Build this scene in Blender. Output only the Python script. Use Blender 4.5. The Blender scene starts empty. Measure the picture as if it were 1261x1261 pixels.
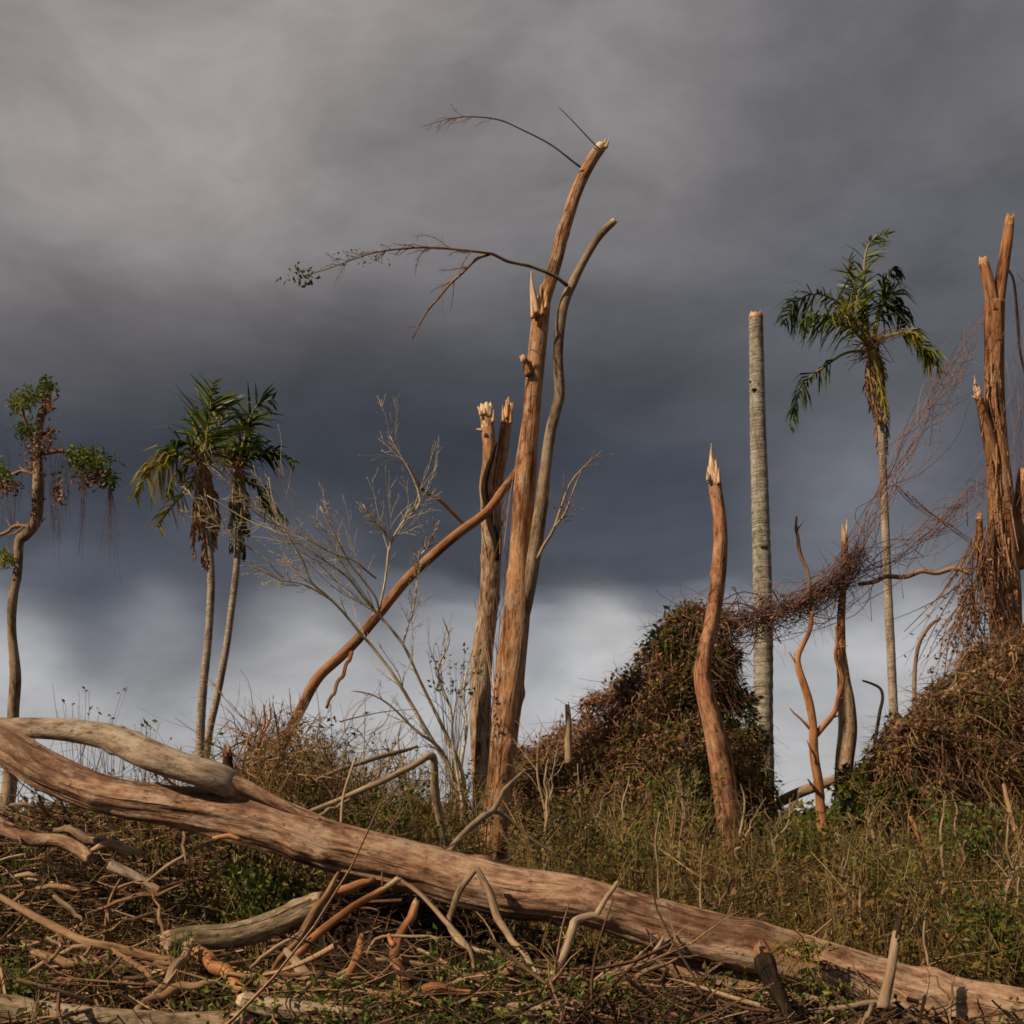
import bpy, math, random
import numpy as np
from mathutils import Vector

# ------------------------------------------------------------------ camera, sky, sun, exposure
SC = bpy.context.scene
COL = SC.collection
F = 1522.0            # focal length in photo pixels (photo is 1261 wide)
HY = 1000.0           # eye level in the photo
CZ = 1.65             # eye height, metres
cam = bpy.data.cameras.new('camera')
cam.sensor_width = 36.0
cam.lens = 36.0 * F / 1261.0
cam.shift_y = (HY - 630.5) / 1261.0
cam.clip_start = 0.1
cam.clip_end = 3000.0
camo = bpy.data.objects.new('camera', cam)
COL.objects.link(camo)
camo.location = (0, 0, CZ)
camo.rotation_euler = (math.radians(90), 0, 0)
SC.camera = camo

SUN = Vector((-0.66, -0.42, 0.60)).normalized()      # towards the sun: left, a little behind the camera
sl = bpy.data.lights.new('sun', 'SUN')
sl.energy = 5.0
sl.angle = math.radians(0.6)
sl.color = (1.0, 0.80, 0.56)
so = bpy.data.objects.new('sun', sl)
COL.objects.link(so)
so.rotation_euler = SUN.to_track_quat('Z', 'Y').to_euler()
so.location = SUN * 60

SC.view_settings.view_transform = 'Standard'
SC.view_settings.look = 'None'
SC.view_settings.gamma = 1.0
SC.view_settings.exposure = 0.0
SC.view_settings.use_curve_mapping = False
SC.cycles.filter_width = 1.7
SC.cycles.max_bounces = 5
SC.cycles.diffuse_bounces = 3
SC.cycles.use_denoising = True


def srgb(r, g, b):
    def f(c):
        c /= 255.0
        return c / 12.92 if c <= 0.04045 else ((c + 0.055) / 1.055) ** 2.4
    return (f(r), f(g), f(b), 1.0)


def build_world():
    w = bpy.data.worlds.new('World')
    SC.world = w
    w.use_nodes = True
    nt = w.node_tree
    N, L = nt.nodes, nt.links
    N.clear()
    out = N.new('ShaderNodeOutputWorld')
    tc = N.new('ShaderNodeTexCoord')
    D = tc.outputs['Generated']

    def vmath(op, a, b=None):
        n = N.new('ShaderNodeVectorMath'); n.operation = op
        for i, v in enumerate((a, b)):
            if v is None: continue
            if hasattr(v, 'is_linked'): L.new(v, n.inputs[i])
            else: n.inputs[i].default_value = v
        return n.outputs['Value'] if op in ('DOT_PRODUCT', 'LENGTH', 'DISTANCE') else n.outputs[0]

    def math_(op, a, b=None):
        n = N.new('ShaderNodeMath'); n.operation = op
        for i, v in enumerate((a, b)):
            if v is None: continue
            if hasattr(v, 'is_linked'): L.new(v, n.inputs[i])
            else: n.inputs[i].default_value = v
        return n.outputs[0]

    def noise(vec, scale, detail, rough=0.5):
        n = N.new('ShaderNodeTexNoise')
        n.inputs['Scale'].default_value = scale
        n.inputs['Detail'].default_value = detail
        n.inputs['Roughness'].default_value = rough
        L.new(vec, n.inputs['Vector'])
        return n

    # warp the directions a little so that every cloud edge is ragged
    st = vmath('MULTIPLY', D, (1.0, 1.0, 2.1))
    wn = noise(st, 3.2, 3.0)
    off = vmath('MULTIPLY', vmath('SUBTRACT', wn.outputs['Color'], (0.5, 0.5, 0.5)), (0.16, 0.16, 0.065))
    DW = vmath('NORMALIZE', vmath('ADD', D, off))
    sep = N.new('ShaderNodeSeparateXYZ'); L.new(DW, sep.inputs[0])
    el = math_('ARCSINE', sep.outputs['Z'])
    n2 = noise(vmath('MULTIPLY', D, (1.0, 1.0, 3.2)), 4.0, 6.0, 0.58)
    el2 = math_('ADD', el, math_('MULTIPLY', math_('SUBTRACT', n2.outputs['Fac'], 0.5), 0.07))
    ramp = N.new('ShaderNodeValToRGB')
    L.new(math_('DIVIDE', el2, 1.0), ramp.inputs[0])
    ramp.color_ramp.interpolation = 'EASE'
    stops = [(0.0, (180, 180, 181)), (0.06, (177, 177, 179)), (0.12, (170, 171, 174)), (0.158, (152, 154, 159)), (0.176, (112, 115, 124)),
             (0.194, (78, 81, 90)), (0.255, (58, 62, 72)), (0.32, (65, 68, 75)), (0.38, (86, 87, 91)),
             (0.435, (110, 109, 111)), (0.49, (130, 127, 127)), (0.56, (138, 134, 134)), (0.8, (112, 110, 113)), (1.0, (106, 105, 109))]
    e = ramp.color_ramp.elements
    while len(e) > 1: e.remove(e[-1])
    e[0].position = stops[0][0]; e[0].color = srgb(*stops[0][1])
    for p, c in stops[1:]:
        x = e.new(p); x.color = srgb(*c)
    col = ramp.outputs[0]
    # large cloud masses: direction, angular size, colour, cover
    blobs = [(330, 120, .19, (162, 154, 153), .80), (60, 170, .19, (155, 148, 147), .70), (740, 110, .12, (148, 141, 141), .65),
             (1190, 60, .24, (98, 98, 102), .75), (1010, 330, .2, (97, 97, 103), .55), (1130, 480, .2, (94, 96, 103), .6),
             (560, 260, .14, (116, 114, 116), .5), (260, 590, .2, (59, 61, 69), .6), (560, 560, .14, (63, 65, 72), .6),
             (800, 650, .10, (72, 75, 86), .5), (110, 725, .08, (74, 77, 88), .85), (250, 740, .08, (84, 87, 97), .85), (390, 735, .07, (98, 101, 110), .6),
             (760, 780, .05, (202, 200, 199), .7), (700, 850, .07, (182, 182, 184), .5), (350, 815, .06, (190, 189, 190), .6),
             (190, 785, .04, (158, 160, 166), .6), (60, 850, .06, (184, 184, 186), .6), (1060, 650, .1, (126, 129, 137), .6), (1110, 790, .08, (186, 185, 186), .6),
             (130, 800, .04, (112, 116, 126), .5), (640, 790, .04, (134, 138, 146), .5)]
    for (x, y, rad, c, s) in blobs:
        d = Vector(((x - 630.5) / F, 1.0, (HY - y) / F)).normalized()
        dist = vmath('DISTANCE', DW, tuple(d))
        mr = N.new('ShaderNodeMapRange'); mr.interpolation_type = 'SMOOTHERSTEP'
        L.new(dist, mr.inputs['Value'])
        mr.inputs['From Min'].default_value = rad * 1.35
        mr.inputs['From Max'].default_value = 0.0
        mr.inputs['To Min'].default_value = 0.0
        mr.inputs['To Max'].default_value = s
        m = N.new('ShaderNodeMix'); m.data_type = 'RGBA'
        L.new(mr.outputs[0], m.inputs['Factor'])
        L.new(col, m.inputs[6]); m.inputs[7].default_value = srgb(*c)
        col = m.outputs[2]
    # soft billows
    n3 = noise(vmath('MULTIPLY', DW, (1.0, 1.0, 2.0)), 9.0, 7.0, 0.58)
    mr = N.new('ShaderNodeMapRange')
    L.new(n3.outputs['Fac'], mr.inputs['Value'])
    mr.inputs['From Min'].default_value = 0.3; mr.inputs['From Max'].default_value = 0.7
    mr.inputs['To Min'].default_value = 0.80; mr.inputs['To Max'].default_value = 1.20
    col = vmath('SCALE', col)
    L.new(mr.outputs[0], col.node.inputs['Scale'])
    bgc = N.new('ShaderNodeBackground'); L.new(col, bgc.inputs[0]); bgc.inputs[1].default_value = 1.0
    sky = N.new('ShaderNodeTexSky'); sky.sky_type = 'NISHITA'; sky.sun_disc = False
    sky.sun_elevation = math.asin(SUN.z)
    sky.sun_rotation = math.atan2(SUN.x, SUN.y)
    bgs = N.new('ShaderNodeBackground'); L.new(sky.outputs[0], bgs.inputs[0]); bgs.inputs[1].default_value = 0.06
    mx = N.new('ShaderNodeMixShader'); mx.inputs[0].default_value = 0.97   # thick cloud cover
    L.new(bgs.outputs[0], mx.inputs[1]); L.new(bgc.outputs[0], mx.inputs[2])
    L.new(mx.outputs[0], out.inputs[0])


build_world()

# ------------------------------------------------------------------ materials
MATS = {}


def _mat(name):
    m = bpy.data.materials.new(name); m.use_nodes = True
    m.node_tree.nodes.clear()
    MATS[name] = m
    return m, m.node_tree.nodes, m.node_tree.links


def _ramp(N, cols):
    r = N.new('ShaderNodeValToRGB')
    e = r.color_ramp.elements
    while len(e) > 1: e.remove(e[-1])
    e[0].position = cols[0][0]; e[0].color = (*cols[0][1], 1)
    for p, c in cols[1:]:
        x = e.new(p); x.color = (*c, 1)
    return r


BK = 0.72


def bark(name, dark, mid, light, patch=None, patch_amt=0.35, sc=26.0, stretch=0.16, bump=0.6, rough=0.85, crack=0.0, rings=0.0, spots=None):
    m, N, L = _mat(name)
    k_ = 1.0 if name.startswith('raw') else .86 if name == 'twig_pale' else .82 if name == 'bark_log' else .6 if name == 'stick_pale' else BK
    dark, mid, light = [tuple(v * q for v in c) for c, q in ((dark, k_ * .7), (mid, k_), (light, k_ * 1.05))]
    if patch: patch = tuple(v * k_ for v in patch)
    if spots: spots = tuple(v * k_ for v in spots)
    out = N.new('ShaderNodeOutputMaterial')
    b = N.new('ShaderNodeBsdfPrincipled')
    b.inputs['Roughness'].default_value = rough
    b.inputs['Specular IOR Level'].default_value = 0.12
    at = N.new('ShaderNodeAttribute'); at.attribute_name = 'bk'
    oi = N.new('ShaderNodeObjectInfo')
    add = N.new('ShaderNodeVectorMath'); add.operation = 'ADD'
    rn = N.new('ShaderNodeVectorMath'); rn.operation = 'SCALE'
    rn.inputs[0].default_value = (13.0, 7.0, 29.0)
    L.new(oi.outputs['Random'], rn.inputs['Scale'])
    L.new(at.outputs['Vector'], add.inputs[0]); L.new(rn.outputs[0], add.inputs[1])
    V = add.outputs[0]

    def nz(scale, mul, detail=4.0, r=0.6):
        mu = N.new('ShaderNodeVectorMath'); mu.operation = 'MULTIPLY'; mu.inputs[1].default_value = mul
        L.new(V, mu.inputs[0])
        n = N.new('ShaderNodeTexNoise'); n.inputs['Scale'].default_value = scale
        n.inputs['Detail'].default_value = detail; n.inputs['Roughness'].default_value = r
        L.new(mu.outputs[0], n.inputs['Vector'])
        return n.outputs['Fac']
    fib = nz(sc, (1, 1, stretch), 5.0, 0.65)
    big = nz(3.0, (1, 1, 0.45), 3.0)
    cr = _ramp(N, [(0.37, dark), (0.49, mid), (0.62, light)])
    mixf = N.new('ShaderNodeMath'); mixf.operation = 'MULTIPLY_ADD'
    mixf.inputs[1].default_value = 0.55
    L.new(fib, mixf.inputs[0])
    h = N.new('ShaderNodeMath'); h.operation = 'MULTIPLY'; h.inputs[1].default_value = 0.45
    L.new(big, h.inputs[0]); L.new(h.outputs[0], mixf.inputs[2])
    L.new(mixf.outputs[0], cr.inputs[0])
    col = cr.outputs[0]

    def over(col, fac, c, amt):
        mr = N.new('ShaderNodeMath'); mr.operation = 'MULTIPLY'; mr.inputs[1].default_value = amt
        L.new(fac, mr.inputs[0])
        mm = N.new('ShaderNodeMix'); mm.data_type = 'RGBA'
        L.new(mr.outputs[0], mm.inputs['Factor']); L.new(col, mm.inputs[6]); mm.inputs[7].default_value = (*c, 1)
        return mm.outputs[2]

    def thr(fac, a, bb):
        t = N.new('ShaderNodeMapRange'); t.inputs['From Min'].default_value = a; t.inputs['From Max'].default_value = bb
        L.new(fac, t.inputs['Value'])
        return t.outputs[0]
    if patch:
        col = over(col, thr(nz(7.0, (1, 1, 0.5), 6.0, 0.75), 0.52, 0.58), patch, patch_amt)
    col = over(col, thr(nz(4.0, (1, 1, 0.22), 5.0, 0.7), 0.52, 0.63), dark, 0.7)
    if spots:
        col = over(col, thr(nz(19.0, (1, 1, 0.8), 3.0, 0.6), 0.60, 0.68), spots, 0.8)
    height = fib
    if rings > 0:
        rg = nz(5.0, (0.25, 0.25, 5.5), 3.0, 0.6)
        rt = thr(rg, 0.50, 0.60)
        col = over(col, rt, dark, rings)
        hh = N.new('ShaderNodeMath'); hh.operation = 'SUBTRACT'; L.new(fib, hh.inputs[0]); L.new(rt, hh.inputs[1])
        height = hh.outputs[0]
    if crack > 0:
        ck = nz(sc * 0.8, (1, 1, 0.05), 3.0, 0.5)
        ct = thr(ck, 0.58, 0.68)
        col = over(col, ct, tuple(x * 0.3 for x in dark), crack)
        hh = N.new('ShaderNodeMath'); hh.operation = 'SUBTRACT'; L.new(height, hh.inputs[0]); L.new(ct, hh.inputs[1])
        height = hh.outputs[0]
    bp = N.new('ShaderNodeBump'); bp.inputs['Strength'].default_value = bump; bp.inputs['Distance'].default_value = 0.02
    L.new(height, bp.inputs['Height'])
    L.new(bp.outputs[0], b.inputs['Normal'])
    L.new(col, b.inputs['Base Color'])
    L.new(b.outputs[0], out.inputs[0])
    return m


def tinted(name, cols, translucent=0.0, rough=0.8):
    """many small pieces: each carries its own 'rnd' value that picks its colour"""
    m, N, L = _mat(name)
    out = N.new('ShaderNodeOutputMaterial')
    at = N.new('ShaderNodeAttribute'); at.attribute_name = 'rnd'
    k = len(cols)
    r = _ramp(N, [(i / max(1, k - 1), c) for i, c in enumerate(cols)])
    L.new(at.outputs['Fac'], r.inputs[0])
    ge = N.new('ShaderNodeNewGeometry')
    n = N.new('ShaderNodeTexNoise'); n.inputs['Scale'].default_value = 45.0; n.inputs['Detail'].default_value = 3.0
    L.new(ge.outputs['Position'], n.inputs['Vector'])
    mr = N.new('ShaderNodeMapRange'); mr.inputs['From Min'].default_value = 0.3; mr.inputs['From Max'].default_value = 0.7
    mr.inputs['To Min'].default_value = 0.72; mr.inputs['To Max'].default_value = 1.25
    L.new(n.outputs['Fac'], mr.inputs['Value'])
    sc = N.new('ShaderNodeVectorMath'); sc.operation = 'SCALE'
    L.new(r.outputs[0], sc.inputs[0]); L.new(mr.outputs[0], sc.inputs['Scale'])
    b = N.new('ShaderNodeBsdfPrincipled'); b.inputs['Roughness'].default_value = rough
    b.inputs['Specular IOR Level'].default_value = 0.25
    L.new(sc.outputs[0], b.inputs['Base Color'])
    if translucent > 0:
        t = N.new('ShaderNodeBsdfTranslucent'); L.new(sc.outputs[0], t.inputs['Color'])
        mx = N.new('ShaderNodeMixShader'); mx.inputs[0].default_value = translucent
        L.new(b.outputs[0], mx.inputs[1]); L.new(t.outputs[0], mx.inputs[2])
        L.new(mx.outputs[0], out.inputs[0])
    else:
        L.new(b.outputs[0], out.inputs[0])
    return m


bark('bark_orange', (.17, .065, .028), (.50, .245, .115), (.66, .39, .22), patch=(.56, .45, .34), patch_amt=.65, sc=24, stretch=.2, bump=1.0, crack=.4, spots=(.20, .10, .05))
bark('bark_log', (.12, .055, .032), (.34, .19, .118), (.54, .37, .25), patch=(.52, .39, .28), patch_amt=.6, sc=24, stretch=.3, bump=1.0, crack=.2, spots=(.14, .08, .06))
bark('bark_rust', (.10, .035, .018), (.46, .20, .10), (.66, .38, .23), patch=(.60, .40, .26), patch_amt=.6, sc=22, stretch=.22, bump=1.0, crack=.45, spots=(.12, .05, .03))
bark('bark_mottled', (.15, .075, .040), (.45, .28, .17), (.60, .44, .30), patch=(.58, .50, .40), patch_amt=.7, sc=22, stretch=.3, bump=1.0, crack=.35, spots=(.16, .09, .05))
bark('bark_limb', (.14, .09, .06), (.42, .315, .23), (.60, .48, .37), patch=(.50, .43, .34), patch_amt=.6, sc=22, stretch=.3, bump=1.0, spots=(.15, .09, .06))
bark('bark_pale', (.17, .125, .085), (.42, .33, .24), (.60, .50, .39), patch=(.26, .22, .13), patch_amt=.5, sc=18, stretch=.3, bump=.6, spots=(.16, .11, .07))
bark('bark_palm_warm', (.22, .15, .10), (.46, .36, .28), (.60, .50, .40), patch=(.34, .27, .19), patch_amt=.4, sc=14, stretch=.8, bump=.5, rings=.4)
bark('bark_tan', (.11, .072, .042), (.33, .235, .15), (.52, .41, .29), patch=(.17, .14, .075), patch_amt=.75, sc=22, stretch=.35, bump=1.0, spots=(.09, .06, .04), crack=.25)
bark('bark_palm', (.20, .165, .125), (.44, .39, .33), (.56, .51, .44), patch=(.33, .31, .20), patch_amt=.4, sc=16, stretch=.8, bump=.5, rings=.55)
bark('bark_red', (.10, .034, .016), (.37, .160, .072), (.54, .28, .14), patch=(.42, .29, .18), patch_amt=.55, sc=26, stretch=.10, bump=.8, crack=.5)
bark('bark_dark', (.012, .008, .006), (.035, .022, .015), (.08, .05, .032), sc=26, stretch=.2, bump=.8)
bark('bark_grey', (.12, .075, .045), (.33, .215, .135), (.47, .34, .23), patch=(.36, .31, .24), patch_amt=.5, sc=20, stretch=.3, bump=.6, spots=(.09, .06, .04))
bark('raw_wood', (.26, .14, .07), (.58, .39, .24), (.76, .61, .44), sc=34, stretch=.06, bump=.7)
bark('raw_old', (.16, .09, .05), (.40, .26, .155), (.56, .41, .27), sc=34, stretch=.06, bump=.8)
bark('raw_wood_orange', (.30, .13, .05), (.56, .30, .14), (.70, .46, .27), sc=34, stretch=.06, bump=.7)
bark('stick_brown', (.12, .060, .030), (.36, .20, .105), (.50, .32, .185), patch=(.20, .13, .08), sc=30, stretch=.12, bump=.6)
bark('stick_orange', (.16, .055, .022), (.48, .205, .085), (.62, .33, .16), patch=(.28, .16, .09), sc=30, stretch=.12, bump=.6)
bark('stick_pale', (.22, .135, .075), (.52, .36, .22), (.68, .51, .34), patch=(.38, .27, .17), sc=30, stretch=.15, bump=.5)
bark('stick_grey', (.13, .082, .052), (.37, .25, .16), (.50, .37, .25), patch=(.22, .17, .11), sc=30, stretch=.15, bump=.5)
bark('twig_pale', (.26, .20, .12), (.62, .50, .33), (.78, .66, .46), sc=30, stretch=.15, bump=.4)
bark('shade_core_dark', (.018, .012, .007), (.045, .028, .016), (.09, .055, .032), sc=10, stretch=1, bump=1.0)  # near-black tone of the added heap cores, deepens the shade between leaves
tinted('litter', [(.018, .010, .005), (.075, .039, .020), (.20, .11, .056), (.37, .225, .125), (.50, .35, .22)])
tinted('vine_twig', [(.05, .026, .026), (.13, .066, .058), (.21, .118, .10), (.31, .20, .165)])
tinted('vine_brown', [(.07, .034, .016), (.19, .095, .044), (.32, .175, .085), (.46, .29, .16)])
tinted('straw', [(.035, .020, .008), (.11, .066, .024), (.24, .155, .062), (.44, .31, .14)], .15)
tinted('straw_dark', [(.025, .018, .006), (.072, .050, .018), (.155, .105, .042), (.34, .235, .11)], .15)
tinted('leaf_mix', [(.014, .026, .004), (.048, .066, .009), (.115, .112, .014), (.19, .13, .028), (.19, .085, .030), (.36, .25, .095)], .3, .6)
tinted('leaf_green', [(.022, .044, .009), (.058, .092, .015), (.12, .15, .022), (.20, .20, .034)], .35, .5)
tinted('leaf_fresh', [(.03, .055, .012), (.075, .115, .02), (.15, .17, .03), (.24, .23, .05)], .35, .5)
tinted('leaf_bright', [(.05, .10, .015), (.11, .17, .025), (.19, .24, .04)], .4, .5)
tinted('leaf_dead', [(.045, .022, .015), (.14, .066, .040), (.24, .122, .075), (.38, .23, .15), (.16, .10, .055)], .2)
tinted('leaf_rot', [(.014, .008, .005), (.045, .024, .014), (.09, .050, .028), (.18, .105, .06)], .15)
tinted('leaf_olive', [(.03, .036, .012), (.07, .072, .02), (.13, .11, .034), (.20, .15, .055)], .3, .6)
tinted('palm_green', [(.026, .050, .008), (.075, .115, .014), (.16, .19, .022), (.28, .27, .035)], .35, .4)
tinted('palm_dark', [(.012, .024, .008), (.034, .060, .014), (.085, .115, .022)], .25, .4)
tinted('palm_yellow', [(.16, .17, .026), (.32, .28, .045), (.44, .28, .06)], .35, .5)
tinted('palm_dead', [(.12, .058, .022), (.28, .15, .062), (.44, .27, .13)], .2)


def soil():
    m, N, L = _mat('soil')
    out = N.new('ShaderNodeOutputMaterial')
    b = N.new('ShaderNodeBsdfPrincipled'); b.inputs['Roughness'].default_value = 0.95
    b.inputs['Specular IOR Level'].default_value = 0.1
    ge = N.new('ShaderNodeNewGeometry')
    def nz(s, d, r):
        n = N.new('ShaderNodeTexNoise'); n.inputs['Scale'].default_value = s; n.inputs['Detail'].default_value = d
        n.inputs['Roughness'].default_value = r
        L.new(ge.outputs['Position'], n.inputs['Vector']); return n.outputs['Fac']
    a = _ramp(N, [(0.3, (.010, .006, .003)), (0.5, (.026, .016, .009)), (0.7, (.058, .036, .020))])
    L.new(nz(6.0, 8.0, 0.75), a.inputs[0])
    g = N.new('ShaderNodeMix'); g.data_type = 'RGBA'
    mr = N.new('ShaderNodeMapRange'); mr.inputs['From Min'].default_value = .5; mr.inputs['From Max'].default_value = .62
    mr.inputs['To Max'].default_value = .7
    L.new(nz(0.8, 5.0, 0.6), mr.inputs['Value'])
    L.new(mr.outputs[0], g.inputs['Factor']); L.new(a.outputs[0], g.inputs[6]); g.inputs[7].default_value = (.040, .046, .014, 1)
    bp = N.new('ShaderNodeBump'); bp.inputs['Strength'].default_value = 1.0; bp.inputs['Distance'].default_value = 0.05
    L.new(nz(22.0, 6.0, 0.7), bp.inputs['Height']); L.new(bp.outputs[0], b.inputs['Normal'])
    L.new(g.outputs[2], b.inputs['Base Color']); L.new(b.outputs[0], out.inputs[0])


soil()

# ------------------------------------------------------------------ geometry helpers


def P(x, y, Y):
    return np.array([(x - 630.5) / F * Y, Y, CZ + (HY - y) / F * Y])


class Geo:
    """collects vertices / quads with the attributes bk (vector along the bark) and rnd"""
    def __init__(self):
        self.v, self.f, self.b, self.r, self.m, self.n = [], [], [], [], [], 0

    def add(self, v, f, b=None, r=0.5, m=0):
        v = np.asarray(v, float).reshape(-1, 3); f = np.asarray(f, np.int64).reshape(-1, 4)
        self.v.append(v); self.f.append(f + self.n)
        self.b.append(np.zeros_like(v) if b is None else np.asarray(b, float).reshape(-1, 3))
        self.r.append(np.full(len(v), r) if np.isscalar(r) else np.asarray(r, float))
        self.m.append(np.full(len(f), m, np.int32) if np.isscalar(m) else np.asarray(m, np.int32))
        self.n += len(v)

    def merge(self, o):
        n0 = self.n
        self.v += o.v; self.f += [f + n0 for f in o.f]; self.b += o.b; self.r += o.r; self.m += o.m
        self.n += o.n

    def build(self, name, mats, parent=None, smooth=True, loc=None):
        V = np.concatenate(self.v); Fa = np.concatenate(self.f); B = np.concatenate(self.b)
        R = np.concatenate(self.r); M = np.concatenate(self.m)
        if isinstance(mats, str): mats = [mats]
        if parent is not None: o0 = np.array(world_loc(parent))
        elif loc is not None: o0 = np.array(loc)
        else: o0 = np.zeros(3)
        V = V - o0
        me = bpy.data.meshes.new(name)
        me.vertices.add(len(V)); me.vertices.foreach_set('co', V.astype(np.float32).ravel())
        me.loops.add(Fa.size); me.loops.foreach_set('vertex_index', Fa.astype(np.int32).ravel())
        me.polygons.add(len(Fa))
        me.polygons.foreach_set('loop_start', np.arange(0, Fa.size, 4, dtype=np.int32))
        me.polygons.foreach_set('material_index', M)
        me.polygons.foreach_set('use_smooth', np.full(len(Fa), smooth))
        a = me.attributes.new('bk', 'FLOAT_VECTOR', 'POINT'); a.data.foreach_set('vector', B.astype(np.float32).ravel())
        a = me.attributes.new('rnd', 'FLOAT', 'POINT'); a.data.foreach_set('value', R.astype(np.float32))
        for k in mats: me.materials.append(MATS[k])
        me.update(calc_edges=True); me.validate()
        ob = bpy.data.objects.new(name, me); COL.objects.link(ob)
        if parent is not None: ob.parent = parent
        else: ob.location = o0
        return ob


def world_loc(o):
    l = Vector(o.location)
    while o.parent: o = o.parent; l = l + Vector(o.location)
    return l


def thing(name, label, cat, loc, group=None):
    o = bpy.data.objects.new(name, None); COL.objects.link(o)
    o.empty_display_size = 0.3; o.location = tuple(loc)
    o['label'] = label; o['category'] = cat
    if group: o['group'] = group
    return o


def tag(o, label, cat, group=None):
    o['label'] = label; o['category'] = cat
    if group: o['group'] = group
    return o


def spline(pts, rad, step):
    pts = np.asarray(pts, float); rad = np.asarray(rad, float)
    q = np.column_stack([pts, rad]); n = len(q)
    if n == 2:
        k = max(2, int(np.linalg.norm(pts[1] - pts[0]) / step) + 1)
        t = np.linspace(0, 1, k)[:, None]
        o = q[0] * (1 - t) + q[1] * t
        return o[:, :3], o[:, 3]
    ext = np.vstack([2 * q[0] - q[1], q, 2 * q[-1] - q[-2]])
    out = []
    for i in range(n - 1):
        p0, p1, p2, p3 = ext[i:i + 4]
        k = max(2, int(np.linalg.norm(p2[:3] - p1[:3]) / step) + 1)
        t = np.linspace(0, 1, k, endpoint=False)[:, None]
        out.append(0.5 * (2 * p1 + (p2 - p0) * t + (2 * p0 - 5 * p1 + 4 * p2 - p3) * t ** 2 + (3 * p1 - p0 - 3 * p2 + p3) * t ** 3))
    out.append(q[-1:])
    o = np.vstack(out)
    return o[:, :3], np.maximum(o[:, 3], 0.0006)


def frames(p):
    t = np.gradient(p, axis=0); t /= np.linalg.norm(t, axis=1)[:, None] + 1e-9
    ref = np.array([0.0, -1.0, 0.05])
    if abs(t[0] @ ref) > 0.9: ref = np.array([1.0, 0, 0.1])
    a = np.zeros_like(p); u = ref - (ref @ t[0]) * t[0]; u /= np.linalg.norm(u); a[0] = u
    for i in range(1, len(p)):
        u = a[i - 1] - (a[i - 1] @ t[i]) * t[i]; a[i] = u / (np.linalg.norm(u) + 1e-9)
    b = np.cross(t, a)
    return t, a, b


def vnoise(rg, th, L, na, wl):
    """smooth noise round and along a stem, periodic round it"""
    nl = int(L[-1] / wl) + 3
    G = rg.uniform(-1, 1, (nl, na))
    a = th / (2 * np.pi) * na; ai = a.astype(int) % na; af = a - np.floor(a); af = af * af * (3 - 2 * af)
    l = L / wl; li = l.astype(int); lf = l - li; lf = (lf * lf * (3 - 2 * lf))[:, None]
    g00 = G[li][:, ai]; g01 = G[li][:, (ai + 1) % na]; g10 = G[li + 1][:, ai]; g11 = G[li + 1][:, (ai + 1) % na]
    return (g00 * (1 - af) + g01 * af) * (1 - lf) + (g10 * (1 - af) + g11 * af) * lf


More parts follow.
